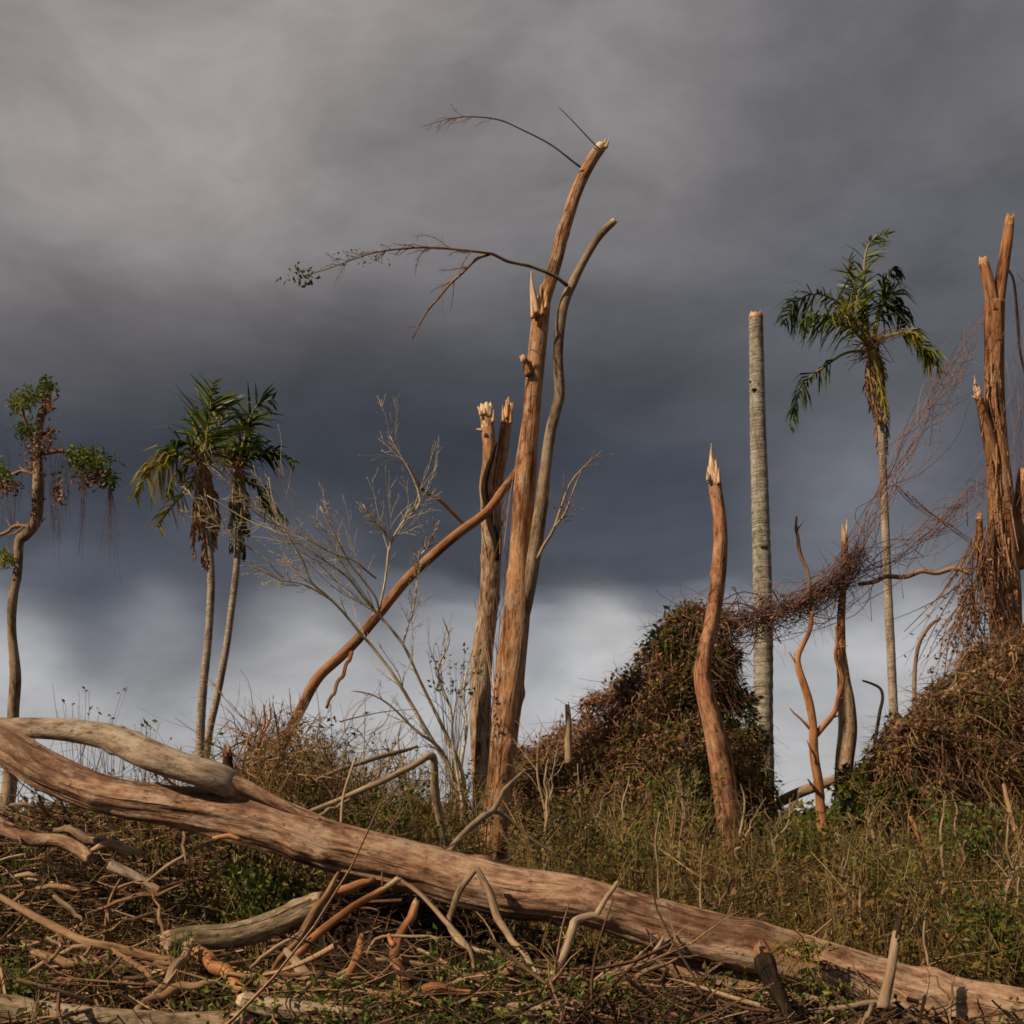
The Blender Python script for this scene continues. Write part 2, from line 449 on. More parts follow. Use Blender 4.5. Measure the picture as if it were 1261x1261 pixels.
def tube(pts, rad, sides=8, step=0.2, rough=0.0, ribs=0.0, jag=0.0, seed=0, wander=0.0, g=None, rings=0.0, knots=0, jag0=0.0, sharp=1.0, strip=2):
    """bark tube along a path; jag > 0 ends it in a splintered break of bare wood (material slot 1)"""
    rg = np.random.default_rng(seed)
    p, r = spline(pts, rad, step)
    L = np.concatenate([[0], np.cumsum(np.linalg.norm(np.diff(p, axis=0), axis=1))])
    if wander > 0:
        w = np.zeros_like(p)
        for k in range(4):
            fr = rg.uniform(4.0, 22.0) / max(L[-1], .3); ph = rg.uniform(0, 6.28, 3)
            w += wander * rg.normal(0, 0.5, 3) * np.sin(L[:, None] * fr + ph)
        env = np.minimum(1, np.minimum(L, L[-1] - L) / (0.15 * L[-1] + 1e-6))[:, None]
        p = p + w * env
    t, a, b = frames(p)
    th = np.linspace(0, 2 * np.pi, sides, endpoint=False)
    D = np.zeros((len(p), sides))
    if rough > 0:
        rm = float(np.median(r))
        for na, wl, am in ((2, 14, .55), (4, 7, .5), (8, 5, .4), (14, 3.5, .35), (24, 3.0, .28), (44, 2.4, .30)):
            if na * 2 > sides: continue
            D += rough * am * vnoise(rg, th, L, na, max(wl * rm, step * 1.2))
    if ribs > 0:
        for k in range(5):
            n = rg.integers(7, max(8, sides // 3) + 1) if sides >= 24 else rg.integers(3, 6)
            D += ribs * 0.5 * np.sin(n * th[None] + rg.uniform(0, 6.28) + 2.0 * np.sin(L[:, None] * rg.uniform(0.5, 2.0) + rg.uniform(0, 6.28)))
    if rings > 0:
        ph = np.cumsum(rg.uniform(0.7, 1.3, len(p))) * 1.1
        D += rings * np.sin(ph)[:, None]
    for k in range(knots):
        kl = rg.uniform(0.05, 0.95) * L[-1]; ka = rg.uniform(0, 6.28)
        rr = np.interp(kl, L, r)
        da = np.angle(np.exp(1j * (th[None] - ka)))
        D += 0.17 * np.exp(-((L[:, None] - kl) / (rr * 0.45)) ** 2 - (da / 0.36) ** 2)
    R = r[:, None] * (1 + D)
    ring = p[:, None] + R[..., None] * (np.cos(th)[None, :, None] * a[:, None] + np.sin(th)[None, :, None] * b[:, None])
    bk = np.stack([np.cos(th)[None] * r[:, None], np.sin(th)[None] * r[:, None], np.broadcast_to(L[:, None], R.shape)], -1)
    mid = np.zeros((len(p) - 1, sides), int)
    rows = [ring]; bks = [bk]; mids = [mid]

    def cap(end, jg):
        i = -1 if end else 0
        s = 1 if end else -1
        base = ring[i]; c = p[i]; ax = t[i] * s
        k = np.arange(sides)
        sp = np.zeros(sides)
        for q in range(5):
            sp += rg.uniform(0.3, 1) * np.abs(np.sin(k / sides * np.pi * rg.integers(1, 5) + rg.uniform(0, 3.14))) ** (2 * sharp)
        sp = (sp / sp.max()) + rg.uniform(-0.25, 0.25, sides)
        sp = np.clip(sp, 0, 1.2)
        rim = base + ax * (jg * sp)[:, None]
        rim = c + ax * ((rim - c) @ ax)[:, None] + ((rim - c) - ((rim - c) @ ax)[:, None] * ax) * (1 - 0.25 * sp[:, None])
        inn = c + (base - c) * 0.55 + ax * (jg * sp * rg.uniform(0.3, 0.9, sides))[:, None]
        cen = np.repeat((c + ax * jg * 0.25)[None], sides, 0)
        bb = bk[i].copy()
        return [rim, inn, cen], [bb + [0, 0, 0.05 * s], bb * [.6, .6, 1] + [0, 0, 0.08 * s], bb * [.1, .1, 1] + [0, 0, .1 * s]]
    c1, b1 = cap(True, jag)
    R_all = list(ring) + c1; B_all = list(bk) + b1
    md = [np.zeros(sides, int) for _ in range(len(ring) - 1)] + [np.full(sides, 1 if jag > 0 else 0)] * 3
    if jag > 0:
        for q in range(1, strip + 1):
            if len(ring) - 1 - q >= 0:
                md[len(ring) - 1 - q] = (rg.uniform(0, 1, sides) < 0.75 / q).astype(int)
    c0, b0 = cap(False, jag0)
    R_all = c0[::-1] + R_all; B_all = b0[::-1] + B_all
    md = [np.full(sides, 1 if jag0 > 0 else 0)] * 3 + md
    V = np.array(R_all); B = np.array(B_all); n = len(V)
    idx = np.arange(n * sides).reshape(n, sides)
    f = np.stack([idx[:-1], np.roll(idx[:-1], -1, 1), np.roll(idx[1:], -1, 1), idx[1:]], -1).reshape(-1, 4)
    g = g or Geo()
    g.add(V, f, B, rg.uniform(0, 1), np.array(md).ravel())
    return g


def sticks(g, p0, d, L, r, rnd, K=4, S=4, bend=0.15, sag=0.0, rng=None, taper=0.35):
    """N thin curved stems at once"""
    N = len(p0); rng = rng or np.random.default_rng(1)
    d = d / (np.linalg.norm(d, axis=1)[:, None] + 1e-9)
    ref = np.tile([0.0, 0.0, 1.0], (N, 1)); ref[np.abs(d[:, 2]) > 0.9] = [1.0, 0, 0]
    a = np.cross(d, ref); a /= np.linalg.norm(a, axis=1)[:, None]; b = np.cross(d, a)
    t = np.linspace(0, 1, K)
    ba = rng.normal(0, bend, N)[:, None] * L[:, None]; bb = rng.normal(0, bend, N)[:, None] * L[:, None]
    arc = (t * t)[None]; wig = np.sin(t * 5.0)[None] * rng.normal(0, bend * 0.35, (N, 1)) * L[:, None]
    c = p0[:, None] + d[:, None] * (t[None] * L[:, None])[..., None] + a[:, None] * (ba * arc + wig)[..., None] + b[:, None] * (bb * arc)[..., None]
    c[..., 2] -= sag * L[:, None] * t[None] ** 2
    rr = r[:, None] * (1 - (1 - taper) * t[None])
    th = np.linspace(0, 2 * np.pi, S, endpoint=False)
    V = c[:, :, None] + rr[:, :, None, None] * (np.cos(th)[None, None, :, None] * a[:, None, None] + np.sin(th)[None, None, :, None] * b[:, None, None])
    idx = np.arange(N * K * S).reshape(N, K, S)
    f = np.stack([idx[:, :-1], np.roll(idx[:, :-1], -1, 2), np.roll(idx[:, 1:], -1, 2), idx[:, 1:]], -1).reshape(-1, 4)
    g.add(V.reshape(-1, 3), f, None, np.repeat(rnd, K * S))
    return c


def leaves(g, p, d, size, rnd, width=0.5, rng=None, fold=0.12):
    N = len(p); rng = rng or np.random.default_rng(2)
    d = d / (np.linalg.norm(d, axis=1)[:, None] + 1e-9)
    q = rng.normal(0, 1, (N, 3)); s = np.cross(d, q); s /= np.linalg.norm(s, axis=1)[:, None] + 1e-9
    n = np.cross(d, s)
    z = size[:, None]
    V = np.stack([p, p + d * z * .45 + s * z * width * .5 + n * z * fold, p + d * z, p + d * z * .45 - s * z * width * .5 + n * z * fold], 1)
    idx = np.arange(N * 4).reshape(N, 4)
    g.add(V.reshape(-1, 3), idx, None, np.repeat(rnd, 4))


def px(path, Y):
    """[(x, y, r)] in photo pixels, with Y one distance, a (first, last) pair or a list"""
    n = len(path)
    if np.isscalar(Y): Ys = [Y] * n
    elif len(Y) == 2 and n != 2: Ys = np.linspace(Y[0], Y[1], n)
    else: Ys = Y
    pts = [P(a[0], a[1], y) for a, y in zip(path, Ys)]
    rad = [a[2] * y / F for a, y in zip(path, Ys)]
    return np.array(pts), np.array(rad)


def grow(out, pts, rad, rng, levels, n, lf, ang=0.7, droop=0.0, t0=0.15, rmin=0.002, rf=0.55):
    """side twigs along a limb, in place, with twigs of their own"""
    p, r = spline(pts, rad, 0.15)
    L = np.linalg.norm(np.diff(p, axis=0), axis=1).sum()
    if len(p) < 4: return
    for k in range(n):
        i = int(rng.uniform(t0, 0.97) * (len(p) - 1))
        t = p[min(i + 1, len(p) - 1)] - p[max(i - 1, 0)]; t /= np.linalg.norm(t) + 1e-9
        s = rng.normal(0, 1, 3); s[1] *= 0.6; s -= (s @ t) * t; s /= np.linalg.norm(s) + 1e-9
        a = rng.uniform(0.5, 1.3) * ang
        d = t * math.cos(a) + s * math.sin(a)
        l = L * lf * rng.uniform(0.4, 1.1) * (1.15 - 0.6 * i / len(p))
        q = [p[i]]; K = 5
        for j in range(K):
            d = d + rng.normal(0, 0.16, 3); d[2] -= droop * 0.2; d /= np.linalg.norm(d)
            q.append(q[-1] + d * l / K)
        r0 = max(rmin, r[i] * rf * rng.uniform(0.7, 1.0))
        rr = np.linspace(r0, max(rmin * 0.6, r0 * 0.3), K + 1)
        q = np.array(q)
        out.append((q, rr))
        if levels > 1: grow(out, q, rr, rng, levels - 1, max(2, int(n * 0.55)), lf * 0.95, ang, droop, 0.2, rmin, rf)


def hterr(X, Y):
    X = np.asarray(X, float); Y = np.asarray(Y, float)
    def sm(a, b, x):
        t = np.clip((x - a) / (b - a), 0, 1); return t * t * (3 - 2 * t)
    h = 0.10 + 0.27 * sm(4.5, 6.8, Y) * (1 - sm(8.0, 9.1, Y)) * (1 - 0.5 * sm(0.8, 2.6, X))
    h = h + 1.12 * np.exp(-((X + 4.6) / 2.9) ** 2 - ((Y - 12.6) / 2.3) ** 2)
    h = h + 1.55 * np.exp(-((X + 2.6) / 2.1) ** 2 - ((Y - 15.4) / 2.0) ** 2)
    h = h + 0.35 * np.exp(-((X - 1.0) / 3.5) ** 2 - ((Y - 17.0) / 3.0) ** 2)
    zl = 1.37 - .232 * (X + 1.21); yl = 9.2 - .155 * (X + 1.21) + .52
    h = h + np.maximum(zl - .27 - h, 0) * .85 * np.exp(-((Y - yl) / .36) ** 4) * sm(-2.3, -1.2, X) * (1 - sm(1.3, 2.3, X))  # bank added behind the fallen trunk to keep the gap under it in shade
    fade = np.exp(-np.maximum(Y - 30, 0) / 40)
    h = h + fade * (0.07 * np.sin(X * 1.3 + 1) * np.sin(Y * 1.1) + 0.045 * np.sin(X * 3.1 + Y * 1.7) + 0.03 * np.sin(X * 5.3 - Y * 4.1 + 2))
    return h


def ground():
    xs = np.concatenate([np.linspace(-1500, -60, 14)[:-1], np.linspace(-60, -10, 18)[:-1], np.linspace(-10, 10, 134)[:-1], np.linspace(10, 60, 18)[:-1], np.linspace(60, 1500, 14)])
    ys = np.concatenate([np.linspace(-900, -20, 10)[:-1], np.linspace(-20, 4, 16)[:-1], np.linspace(4, 24, 134)[:-1], np.linspace(24, 80, 30)[:-1], np.linspace(80, 2200, 20)])
    X, Y = np.meshgrid(xs, ys)
    Z = hterr(X, Y)
    V = np.stack([X, Y, Z], -1).reshape(-1, 3)
    idx = np.arange(V.shape[0]).reshape(X.shape)
    f = np.stack([idx[:-1, :-1], idx[:-1, 1:], idx[1:, 1:], idx[1:, :-1]], -1).reshape(-1, 4)
    g = Geo(); g.add(V, f)
    o = g.build('ground', 'soil'); o['kind'] = 'structure'


ground()


def one(name, label, cat, mats, path, Y, sides=8, step=0.06, group=None, twigs=0, tw_len=0.25, tw_lv=1, prongs=(), seed=None, **kw):
    """a loose stick, branch or log: one mesh, or with forks a thing with parts"""
    seed = abs(hash_(label)) if seed is None else seed
    pts, rad = px(path, Y)
    if isinstance(mats, str): mats = [mats, 'raw_old']
    loc = pts[int(np.argmin(pts[:, 2]))]
    if not prongs and not twigs:
        g = tube(pts, rad, sides, step, seed=seed, **kw)
        return tag(g.build(name, mats, loc=loc), label, cat, group)
    o = thing(name, label, cat, loc, group)
    tube(pts, rad, sides, step, seed=seed, **kw).build('stem', mats, o)
    allp = [(pts, rad)]
    for k, (pp, yy) in enumerate(prongs):
        q, r = px(pp, yy); allp.append((q, r))
        tube(q, r, max(5, sides - 2), step, seed=seed + k + 1, rough=kw.get('rough', .05), wander=kw.get('wander', 0), jag=kw.get('jag', 0) * .6).build('side_branch', mats, o)
    if twigs:
        rng = np.random.default_rng(seed); out = []
        for q, r in allp: grow(out, q, r, rng, tw_lv, twigs, tw_len, rmin=0.0025)
        g = Geo()
        for k, (q, r) in enumerate(out): tube(q, r, 4, 0.1, seed=k, g=g)
        g.build('twigs', mats, o)['kind'] = 'stuff'
    return o


def hash_(s):
    h = 7
    for c in s: h = (h * 31 + ord(c)) % 100003
    return h


def spike(parent, x, y0, y1, w, Y, mat='raw_wood', lean=0, seed=0, name='splinter'):
    """a torn blade of wood standing up from a break"""
    pts, rad = px([(x, y0, w), (x + lean * .4, (y0 * 2 + y1) / 3, w * .8), (x + lean * .8, (y0 + 2 * y1) / 3, w * .45), (x + lean, y1, w * .06)], Y)
    return tube(pts, rad, 7, 0.05, rough=.3, seed=seed).build(name, [mat, mat], parent)


# ------------------------------------------------------------------ the big fallen trunk
LY = (9.7, 8.35)
def logY(x): return LY[0] + (LY[1] - LY[0]) * (x + 60) / 1400.0

t = thing('fallen_tree', 'long brown fallen trunk slanting across the whole foreground', 'tree', P(1200, 1262, 8.5))
main = [(-70, 885, 20), (0, 913, 21), (60, 950, 23), (133, 978, 24.5), (233, 993, 26), (300, 1005, 31), (350, 1018, 31), (420, 1044, 30), (520, 1070, 30), (620, 1098, 31), (720, 1112, 31), (840, 1148, 31), (940, 1172, 31), (1040, 1202, 34), (1140, 1232, 37), (1260, 1262, 39), (1400, 1296, 41)]
pts, rad = px(main, [logY(a[0]) for a in main])
tube(pts, rad, 96, 0.028, rough=.17, ribs=.008, knots=26, seed=5, wander=.012).build('trunk', ['bark_log', 'raw_wood'], t)
limb = [(304, 984, 7), (292, 974, 13), (280, 964, 18.5), (262, 955, 18.5), (240, 948, 18), (200, 934, 19.5), (165, 920, 19), (133, 909, 17.5), (83, 901, 14.5), (33, 897, 13), (-10, 893, 12), (-70, 889, 11)]
pts, rad = px(limb, [9.36, 9.3, 9.24, 9.2, 9.2, 9.25, 9.35, 9.45, 9.6, 9.7, 9.8, 9.9])
tube(pts, rad, 40, 0.035, rough=.12, ribs=.004, knots=7, seed=8, wander=.01).build('limb', ['bark_limb', 'raw_wood'], t)
pts, rad = px([(281, 962, 9), (281, 945, 7), (280, 927, 6)], 9.3)
tube(pts, rad, 12, 0.03, rough=.12, jag=.06, seed=2).build('stub', ['bark_dark', 'bark_red'], t)
# a torn ridge of bark running along the top past the fork
pts, rad = px([(277, 958, 8), (300, 968, 9), (330, 983, 8), (365, 999, 6), (395, 1010, 2)], [9.19, 9.19, 9.18, 9.17, 9.15])
tube(pts, rad, 12, 0.03, rough=.15, seed=12).build('bark_ridge', ['bark_log', 'raw_wood'], t)

one('fallen_log', 'dark brown log lying underneath the big trunk at lower right', 'log', 'bark_log', [(800, 1172, 16), (880, 1206, 20), (960, 1224, 22), (1050, 1236, 22), (1128, 1243, 21)], (9.0, 8.6), 32, .04, rough=.07, knots=4, jag=.04)
one('fallen_log', 'pale log along the bottom left edge of the picture', 'log', 'bark_tan', [(-60, 1234, 18), (10, 1243, 18), (80, 1253, 18), (160, 1260, 17), (230, 1262, 17), (300, 1260, 16)], (7.15, 6.95), 32, .035, rough=.12, knots=5, jag=.03)
one('fallen_log', 'pale log piece at bottom, right of the crossed sticks', 'log', 'bark_tan', [(302, 1232, 11), (330, 1240, 13), (380, 1248, 14), (425, 1254, 14), (472, 1260, 12)], (7.1, 6.95), 28, .035, rough=.13, knots=3, jag=.04, jag0=.04)
one('fallen_log', 'short mossy log half buried under the trunk, lower left', 'log', 'bark_tan', [(208, 1158, 13), (240, 1155, 16), (290, 1152, 17), (335, 1138, 18), (392, 1112, 16)], (8.3, 8.6), 30, .035, rough=.14, knots=4, jag=.06, jag0=.05)

# ------------------------------------------------------------------ loose sticks and branches in the foreground
def YF(y): return float(np.interp(y, [1000, 1060, 1120, 1180, 1230, 1270], [8.85, 8.62, 8.42, 8.12, 7.82, 7.5]))
def fs(name, label, mat, path, dY=0.0, **kw):
    Y = [YF(a[1]) + dY for a in path]
    path = [(a[0], a[1], a[2] * (.6 if i == 0 and 'jag0' not in kw else .45 if i == len(path) - 1 and 'jag' not in kw else 1)) for i, a in enumerate(path)]
    kw.setdefault('rough', .17); kw.setdefault('wander', .012); kw.setdefault('twigs', 3); kw.setdefault('tw_len', .2); kw.setdefault('tw_lv', 2); kw.setdefault('knots', 4)
    return one(name, label, 'branch' if name == 'branch' else 'stick', mat, path, Y, **kw)

fs('branch', 'thick curved branch entering from the left edge below the trunk', 'bark_log', [(-25, 992, 8), (0, 1011, 8.5), (23, 1029, 9), (57, 1036, 8.5), (97, 1045, 8), (110, 1056, 7)], dY=1.6, sides=14, jag=.05)
fs('branch', 'broken branch piece just right of the thick curved branch, far left', 'bark_pale', [(137, 1066, 7), (160, 1076, 7), (195, 1096, 5)], dY=1.3, sides=12, jag=.05, jag0=.03)
fs('branch', 'weathered branch piece beneath the left end of the trunk', 'bark_grey', [(66, 1022, 4), (95, 1025, 6), (128, 1040, 5), (150, 1052, 3)], dY=1.7, sides=10, jag=.04)
fs('branch', 'long brown branch running down from left edge to bottom centre', 'stick_brown', [(-20, 1094, 4), (0, 1104, 4), (50, 1133, 5), (100, 1157, 5.5), (140, 1165, 5.5), (187, 1180, 6), (233, 1190, 6.5), (277, 1200, 7), (333, 1212, 7), (383, 1228, 6), (420, 1237, 5), (465, 1241, 4)], sides=12, twigs=3, tw_len=.12)
fs('branch', 'stout broken branch at bottom left meeting the long brown branch', 'stick_orange', [(236, 1166, 10), (255, 1182, 9.5), (277, 1201, 9), (300, 1222, 8), (318, 1240, 6)], dY=-.15, sides=14, jag0=.06, rough=.16)
fs('stick', 'pale straight stick leaning steeply at bottom left', 'stick_pale', [(158, 1264, 5.5), (178, 1242, 6), (202, 1216, 6.5), (233, 1167, 4.5)], dY=-.3, sides=10, jag=.05)
fs('stick', 'brown curved stick arching low across the bottom left log', 'stick_brown', [(158, 1252, 5), (187, 1231, 5.5), (215, 1219, 5.5), (245, 1212, 5), (278, 1209, 4)], dY=-.4, sides=10)
fs('stick', 'thin pale stick forking near the left edge, lower left', 'stick_pale', [(-10, 1218, 3), (0, 1213, 3.2), (43, 1193, 3.4), (90, 1168, 3), (122, 1167, 2.4)], sides=8, prongs=[([(60, 1184, 2.5), (75, 1166, 2.2), (58, 1154, 1.6)], (7.7, 7.9))])
fs('stick', 'orange stick rising right to the trunk underside, left of centre', 'stick_orange', [(343, 1200, 5.5), (365, 1176, 5.5), (388, 1152, 5.2), (420, 1130, 5), (453, 1107, 4.5), (488, 1084, 4)], sides=10, jag=.05)
fs('stick', 'steep brown stick left of centre reaching up to the trunk', 'stick_brown', [(335, 1195, 4), (357, 1165, 4.5), (378, 1140, 5), (398, 1108, 5), (417, 1074, 4)], dY=.1, sides=10)
fs('branch', 'broken orange forked branch standing below the trunk at centre', 'stick_orange', [(511, 1115, 5), (505, 1130, 6), (499, 1145, 6), (486, 1163, 6.5), (490, 1190, 6.5), (498, 1215, 6.5), (508, 1240, 6)], dY=-.1, sides=12, jag0=.05, rough=.16, prongs=[([(486, 1165, 4), (481, 1158, 3), (479, 1150, 2)], (7.8, 7.85))])
fs('stick', 'thin stick arching through the weeds at bottom centre', 'stick_pale', [(400, 1212, 3), (420, 1200, 3.5), (463, 1184, 3.8), (530, 1190, 3.6), (590, 1208, 3)], sides=8, prongs=[([(452, 1177, 2.2), (463, 1158, 2.2), (500, 1153, 2), (530, 1152, 1.8), (553, 1163, 1.4)], 7.9)])
o = one('branch', 'bent branch draped like an inverted V over the trunk', 'branch', 'stick_grey', [(587, 1069, 3.5), (567, 1096, 4.2), (558, 1118, 3.8), (552, 1137, 4), (567, 1160, 3.4), (587, 1170, 3), (607, 1174, 2.4)], [8.7, 8.62, 8.5, 8.4, 8.1, 8.0, 7.95], 9, .05, rough=.1, wander=.005,
        prongs=[([(587, 1069, 3.5), (600, 1093, 4.6), (608, 1116, 5), (617, 1137, 5), (640, 1170, 4.4), (668, 1203, 3.6)], [8.7, 8.6, 8.5, 8.4, 8.0, 7.7])])
one('stick', 'thin arched stick drooping from the trunk left of the inverted V', 'stick', 'stick_grey', [(491, 1082, 2.6), (520, 1103, 2.9), (547, 1133, 3.2), (577, 1167, 2.8), (584, 1195, 2.2)], [8.55, 8.5, 8.35, 8.0, 7.8], 8, .05, rough=.1)
one('branch', 'pale crooked branch with a hooked top against the trunk, right of centre', 'branch', 'stick_pale', [(676, 1208, 4.5), (688, 1186, 5), (700, 1166, 5.4), (706, 1146, 5.6), (708, 1134, 5.2), (730, 1127, 4.6), (754, 1133, 3.4)], [7.6, 7.75, 7.9, 8.05, 8.15, 8.2, 8.2], 11, .04, rough=.14, wander=.008,
    prongs=[([(735, 1127, 4), (744, 1110, 3.5), (753, 1097, 3.2), (761, 1086, 2.4)], [8.2, 8.25, 8.3, 8.35])])
fs('branch', 'slim branch curving up to the right below the trunk', 'stick_grey', [(676, 1211, 3.6), (720, 1211, 4), (757, 1198, 4.2), (797, 1183, 4), (808, 1168, 3.2), (818, 1152, 2.2)], sides=9, prongs=[([(780, 1189, 3), (788, 1177, 2.4), (795, 1171, 1.6)], (7.75, 7.85))])
fs('stick', 'thin straight stick rising right toward the trunk, bottom right of centre', 'stick_brown', [(697, 1262, 4), (722, 1247, 4), (760, 1220, 3.6), (793, 1200, 3.2), (842, 1176, 2.4)], sides=8)
fs('stick', 'short brown stick lying flat at the bottom right of centre', 'stick_brown', [(735, 1243, 3.8), (775, 1250, 4.2), (815, 1257, 4)], sides=9, jag=.03, jag0=.03)
fs('stick', 'short pale stick at the bottom edge below the inverted V', 'stick_pale', [(530, 1260, 4.6), (560, 1244, 5), (594, 1231, 4)], sides=9, jag=.03)
fs('stick', 'reddish stick lying at the bottom edge left of centre', 'stick_orange', [(415, 1236, 4.5), (440, 1242, 5), (466, 1245, 4.5)], dY=-.2, sides=9, jag=.03)
fs('branch', 'slim branch lying along the bottom right edge', 'stick_grey', [(850, 1254, 3.6), (907, 1247, 4), (973, 1249, 4.2), (1040, 1240, 4.4), (1077, 1235, 4.4), (1107, 1247, 4), (1145, 1263, 3.4)], dY=.25, sides=9, wander=.012, prongs=[([(1077, 1236, 3), (1068, 1250, 2.6), (1055, 1264, 2.2)], (7.5, 7.3))])
fs('stick', 'thin twig crossing the slim branch at bottom right corner', 'stick_brown', [(1098, 1217, 2.6), (1120, 1229, 2.8), (1142, 1241, 2.8), (1175, 1263, 2.4)], dY=.2, sides=7)
fs('stick', 'thin upright twig before the trunk near the right corner', 'stick_brown', [(1172, 1262, 2), (1170, 1236, 2), (1176, 1200, 1.6)], dY=.2, sides=6, prongs=[([(1170, 1232, 1.4), (1158, 1214, 1.2), (1140, 1190, .9)], (7.5, 7.6))])
one('snag', 'charred dark snag with split top before the trunk, lower right', 'snag', ['bark_dark', 'bark_red'], [(980, 1275, 6.5), (970, 1247, 8), (958, 1222, 9), (948, 1203, 11), (943, 1186, 13), (939, 1172, 10)], (7.6, 8.1), 14, .04, rough=.2, jag=.11, sharp=2.0)
one('post', 'short upright broken stem with blackened tip at lower right', 'stem', ['stick_grey', 'bark_dark'], [(1087, 1243, 7), (1091, 1222, 6.5), (1096, 1198, 6), (1099, 1180, 5.5), (1102, 1162, 5.5), (1105, 1143, 5)], (7.8, 8.0), 12, .03, rough=.2, jag=.1, strip=5)
one('branch', 'curved branch rising behind the trunk before the tall split tree', 'branch', 'stick_grey', [(548, 1056, 4), (563, 1036, 4.2), (580, 1017, 4.2), (596, 1004, 4), (607, 999, 3.8), (615, 984, 3.4), (622, 971, 3), (644, 951, 2)], (9.6, 10.6), 9, .05, rough=.1, wander=.006, prongs=[([(606, 999, 2.6), (622, 1004, 2.4), (640, 1020, 2), (664, 1040, 1.8), (690, 1055, 1.4)], (10.2, 10.4))])

for lab, mat, path, dY in [
        ('short pale stick lying flat on the left bank by the edge', 'stick_pale', [(18, 1079, 3), (34, 1077, 3.4), (50, 1079, 3)], 1.2),
        ('brown stick lying flat on left bank under the short pale one', 'stick_brown', [(44, 1094, 3.4), (70, 1092, 3.8), (99, 1098, 3)], 1.0),
        ('brown stick slanting down right above the long brown branch', 'stick_grey', [(66, 1103, 3.6), (82, 1116, 3.8), (102, 1135, 3)], .5),
        ('grey stick slanting below the fallen trunk near left edge', 'bark_grey', [(34, 955, 4.5), (48, 966, 5), (66, 976, 4)], 2.6),
        ('pale stick lying flat near left edge under the fallen trunk', 'stick_pale', [(12, 991, 2.8), (28, 990, 3), (46, 995, 2.4)], 2.4),
        ('straw coloured thin stick rising right on the left bank', 'stick_pale', [(180, 1086, 2.2), (205, 1068, 2.4), (228, 1053, 2.4), (255, 1040, 2.2), (280, 1029, 1.8)], .9),
        ('thin pale stick hanging straight below the fallen trunk, left', 'stick_pale', [(227, 1018, 2.4), (226, 1040, 2.6), (229, 1064, 2)], .6),
        ('orange brown stick lying under fallen trunk beside the dark shrub', 'stick_orange', [(262, 1032, 3), (282, 1030, 3.6), (298, 1034, 3)], .3),
        ('thick dark root curving below the fallen trunk at left', 'bark_log', [(112, 1048, 5), (140, 1040, 6), (160, 1046, 6), (182, 1060, 4)], 1.5),
        ('brown stick crossing the left bank above the mossy log', 'stick_brown', [(120, 1120, 3), (160, 1106, 3.4), (196, 1100, 3), (226, 1088, 2)], .8),
        ('long thin straight stick lying level above the bottom log piece', 'stick_brown', [(272, 1199, 3), (320, 1201, 3.4), (370, 1199, 3.2), (424, 1200, 2.6)], -.25),
        ('thin pale stick slanting up right from mossy log toward the trunk', 'stick_pale', [(308, 1192, 3), (340, 1168, 3.2), (372, 1146, 2.4)], -.1),
        ('brown stick slanting down right at lower left before steep pale stick', 'stick_brown', [(138, 1168, 3.4), (172, 1192, 3.8), (203, 1219, 3)], -.2),
        ('thick reddish limb poking out from under the trunk at centre left', 'stick_orange', [(400, 1104, 6), (430, 1094, 7), (462, 1082, 6)], .15),
        ('thick brown limb lying crosswise at bottom centre', 'bark_red', [(455, 1222, 7), (500, 1226, 8), (545, 1219, 8), (585, 1222, 6)], -.55),
        ('dark thick limb lying along bottom right of centre', 'bark_log', [(600, 1238, 7), (650, 1243, 9), (705, 1239, 9), (750, 1246, 6)], -.5),
        ('short thick orange limb standing askew left of the forked branch', 'stick_orange', [(428, 1204, 6), (441, 1176, 6.5), (446, 1150, 5.5)], -.1),
        ('crooked brown limb at lower left under the long brown branch', 'stick_brown', [(40, 1172, 6), (80, 1186, 7), (112, 1182, 7), (150, 1204, 5)], -.2),
        ('grey limb slanting from mossy log to the bottom log piece', 'bark_grey', [(352, 1170, 6), (372, 1194, 7), (388, 1222, 6)], -.15),
        ('brown limb slanting left from the pale crooked branch foot', 'stick_brown', [(676, 1206, 5), (640, 1196, 6), (604, 1204, 6), (572, 1200, 4)], 0),
        ('thin dark stick leaning on mossy log at lower left', 'stick_brown', [(188, 1100, 2), (200, 1140, 2.4), (210, 1180, 2)], .1)]:
    fs('branch' if 'root' in lab else 'stick', lab, mat, path, dY=dY, sides=9, rough=.16, wander=.012)

# ------------------------------------------------------------------ standing broken trees
def rng_of(s): return np.random.default_rng(hash_(s))


def twig_part(parent, limbs, mat, levels, n, lf, seed, name='twigs', **kw):
    rng = np.random.default_rng(seed); out = []
    for q, r in limbs: grow(out, q, r, rng, levels, n, lf, **kw)
    g = Geo()
    for k, (q, r) in enumerate(out): tube(q, r, 4, 0.18, seed=k, g=g)
    g.build(name, [mat, mat], parent)['kind'] = 'stuff'
    return out


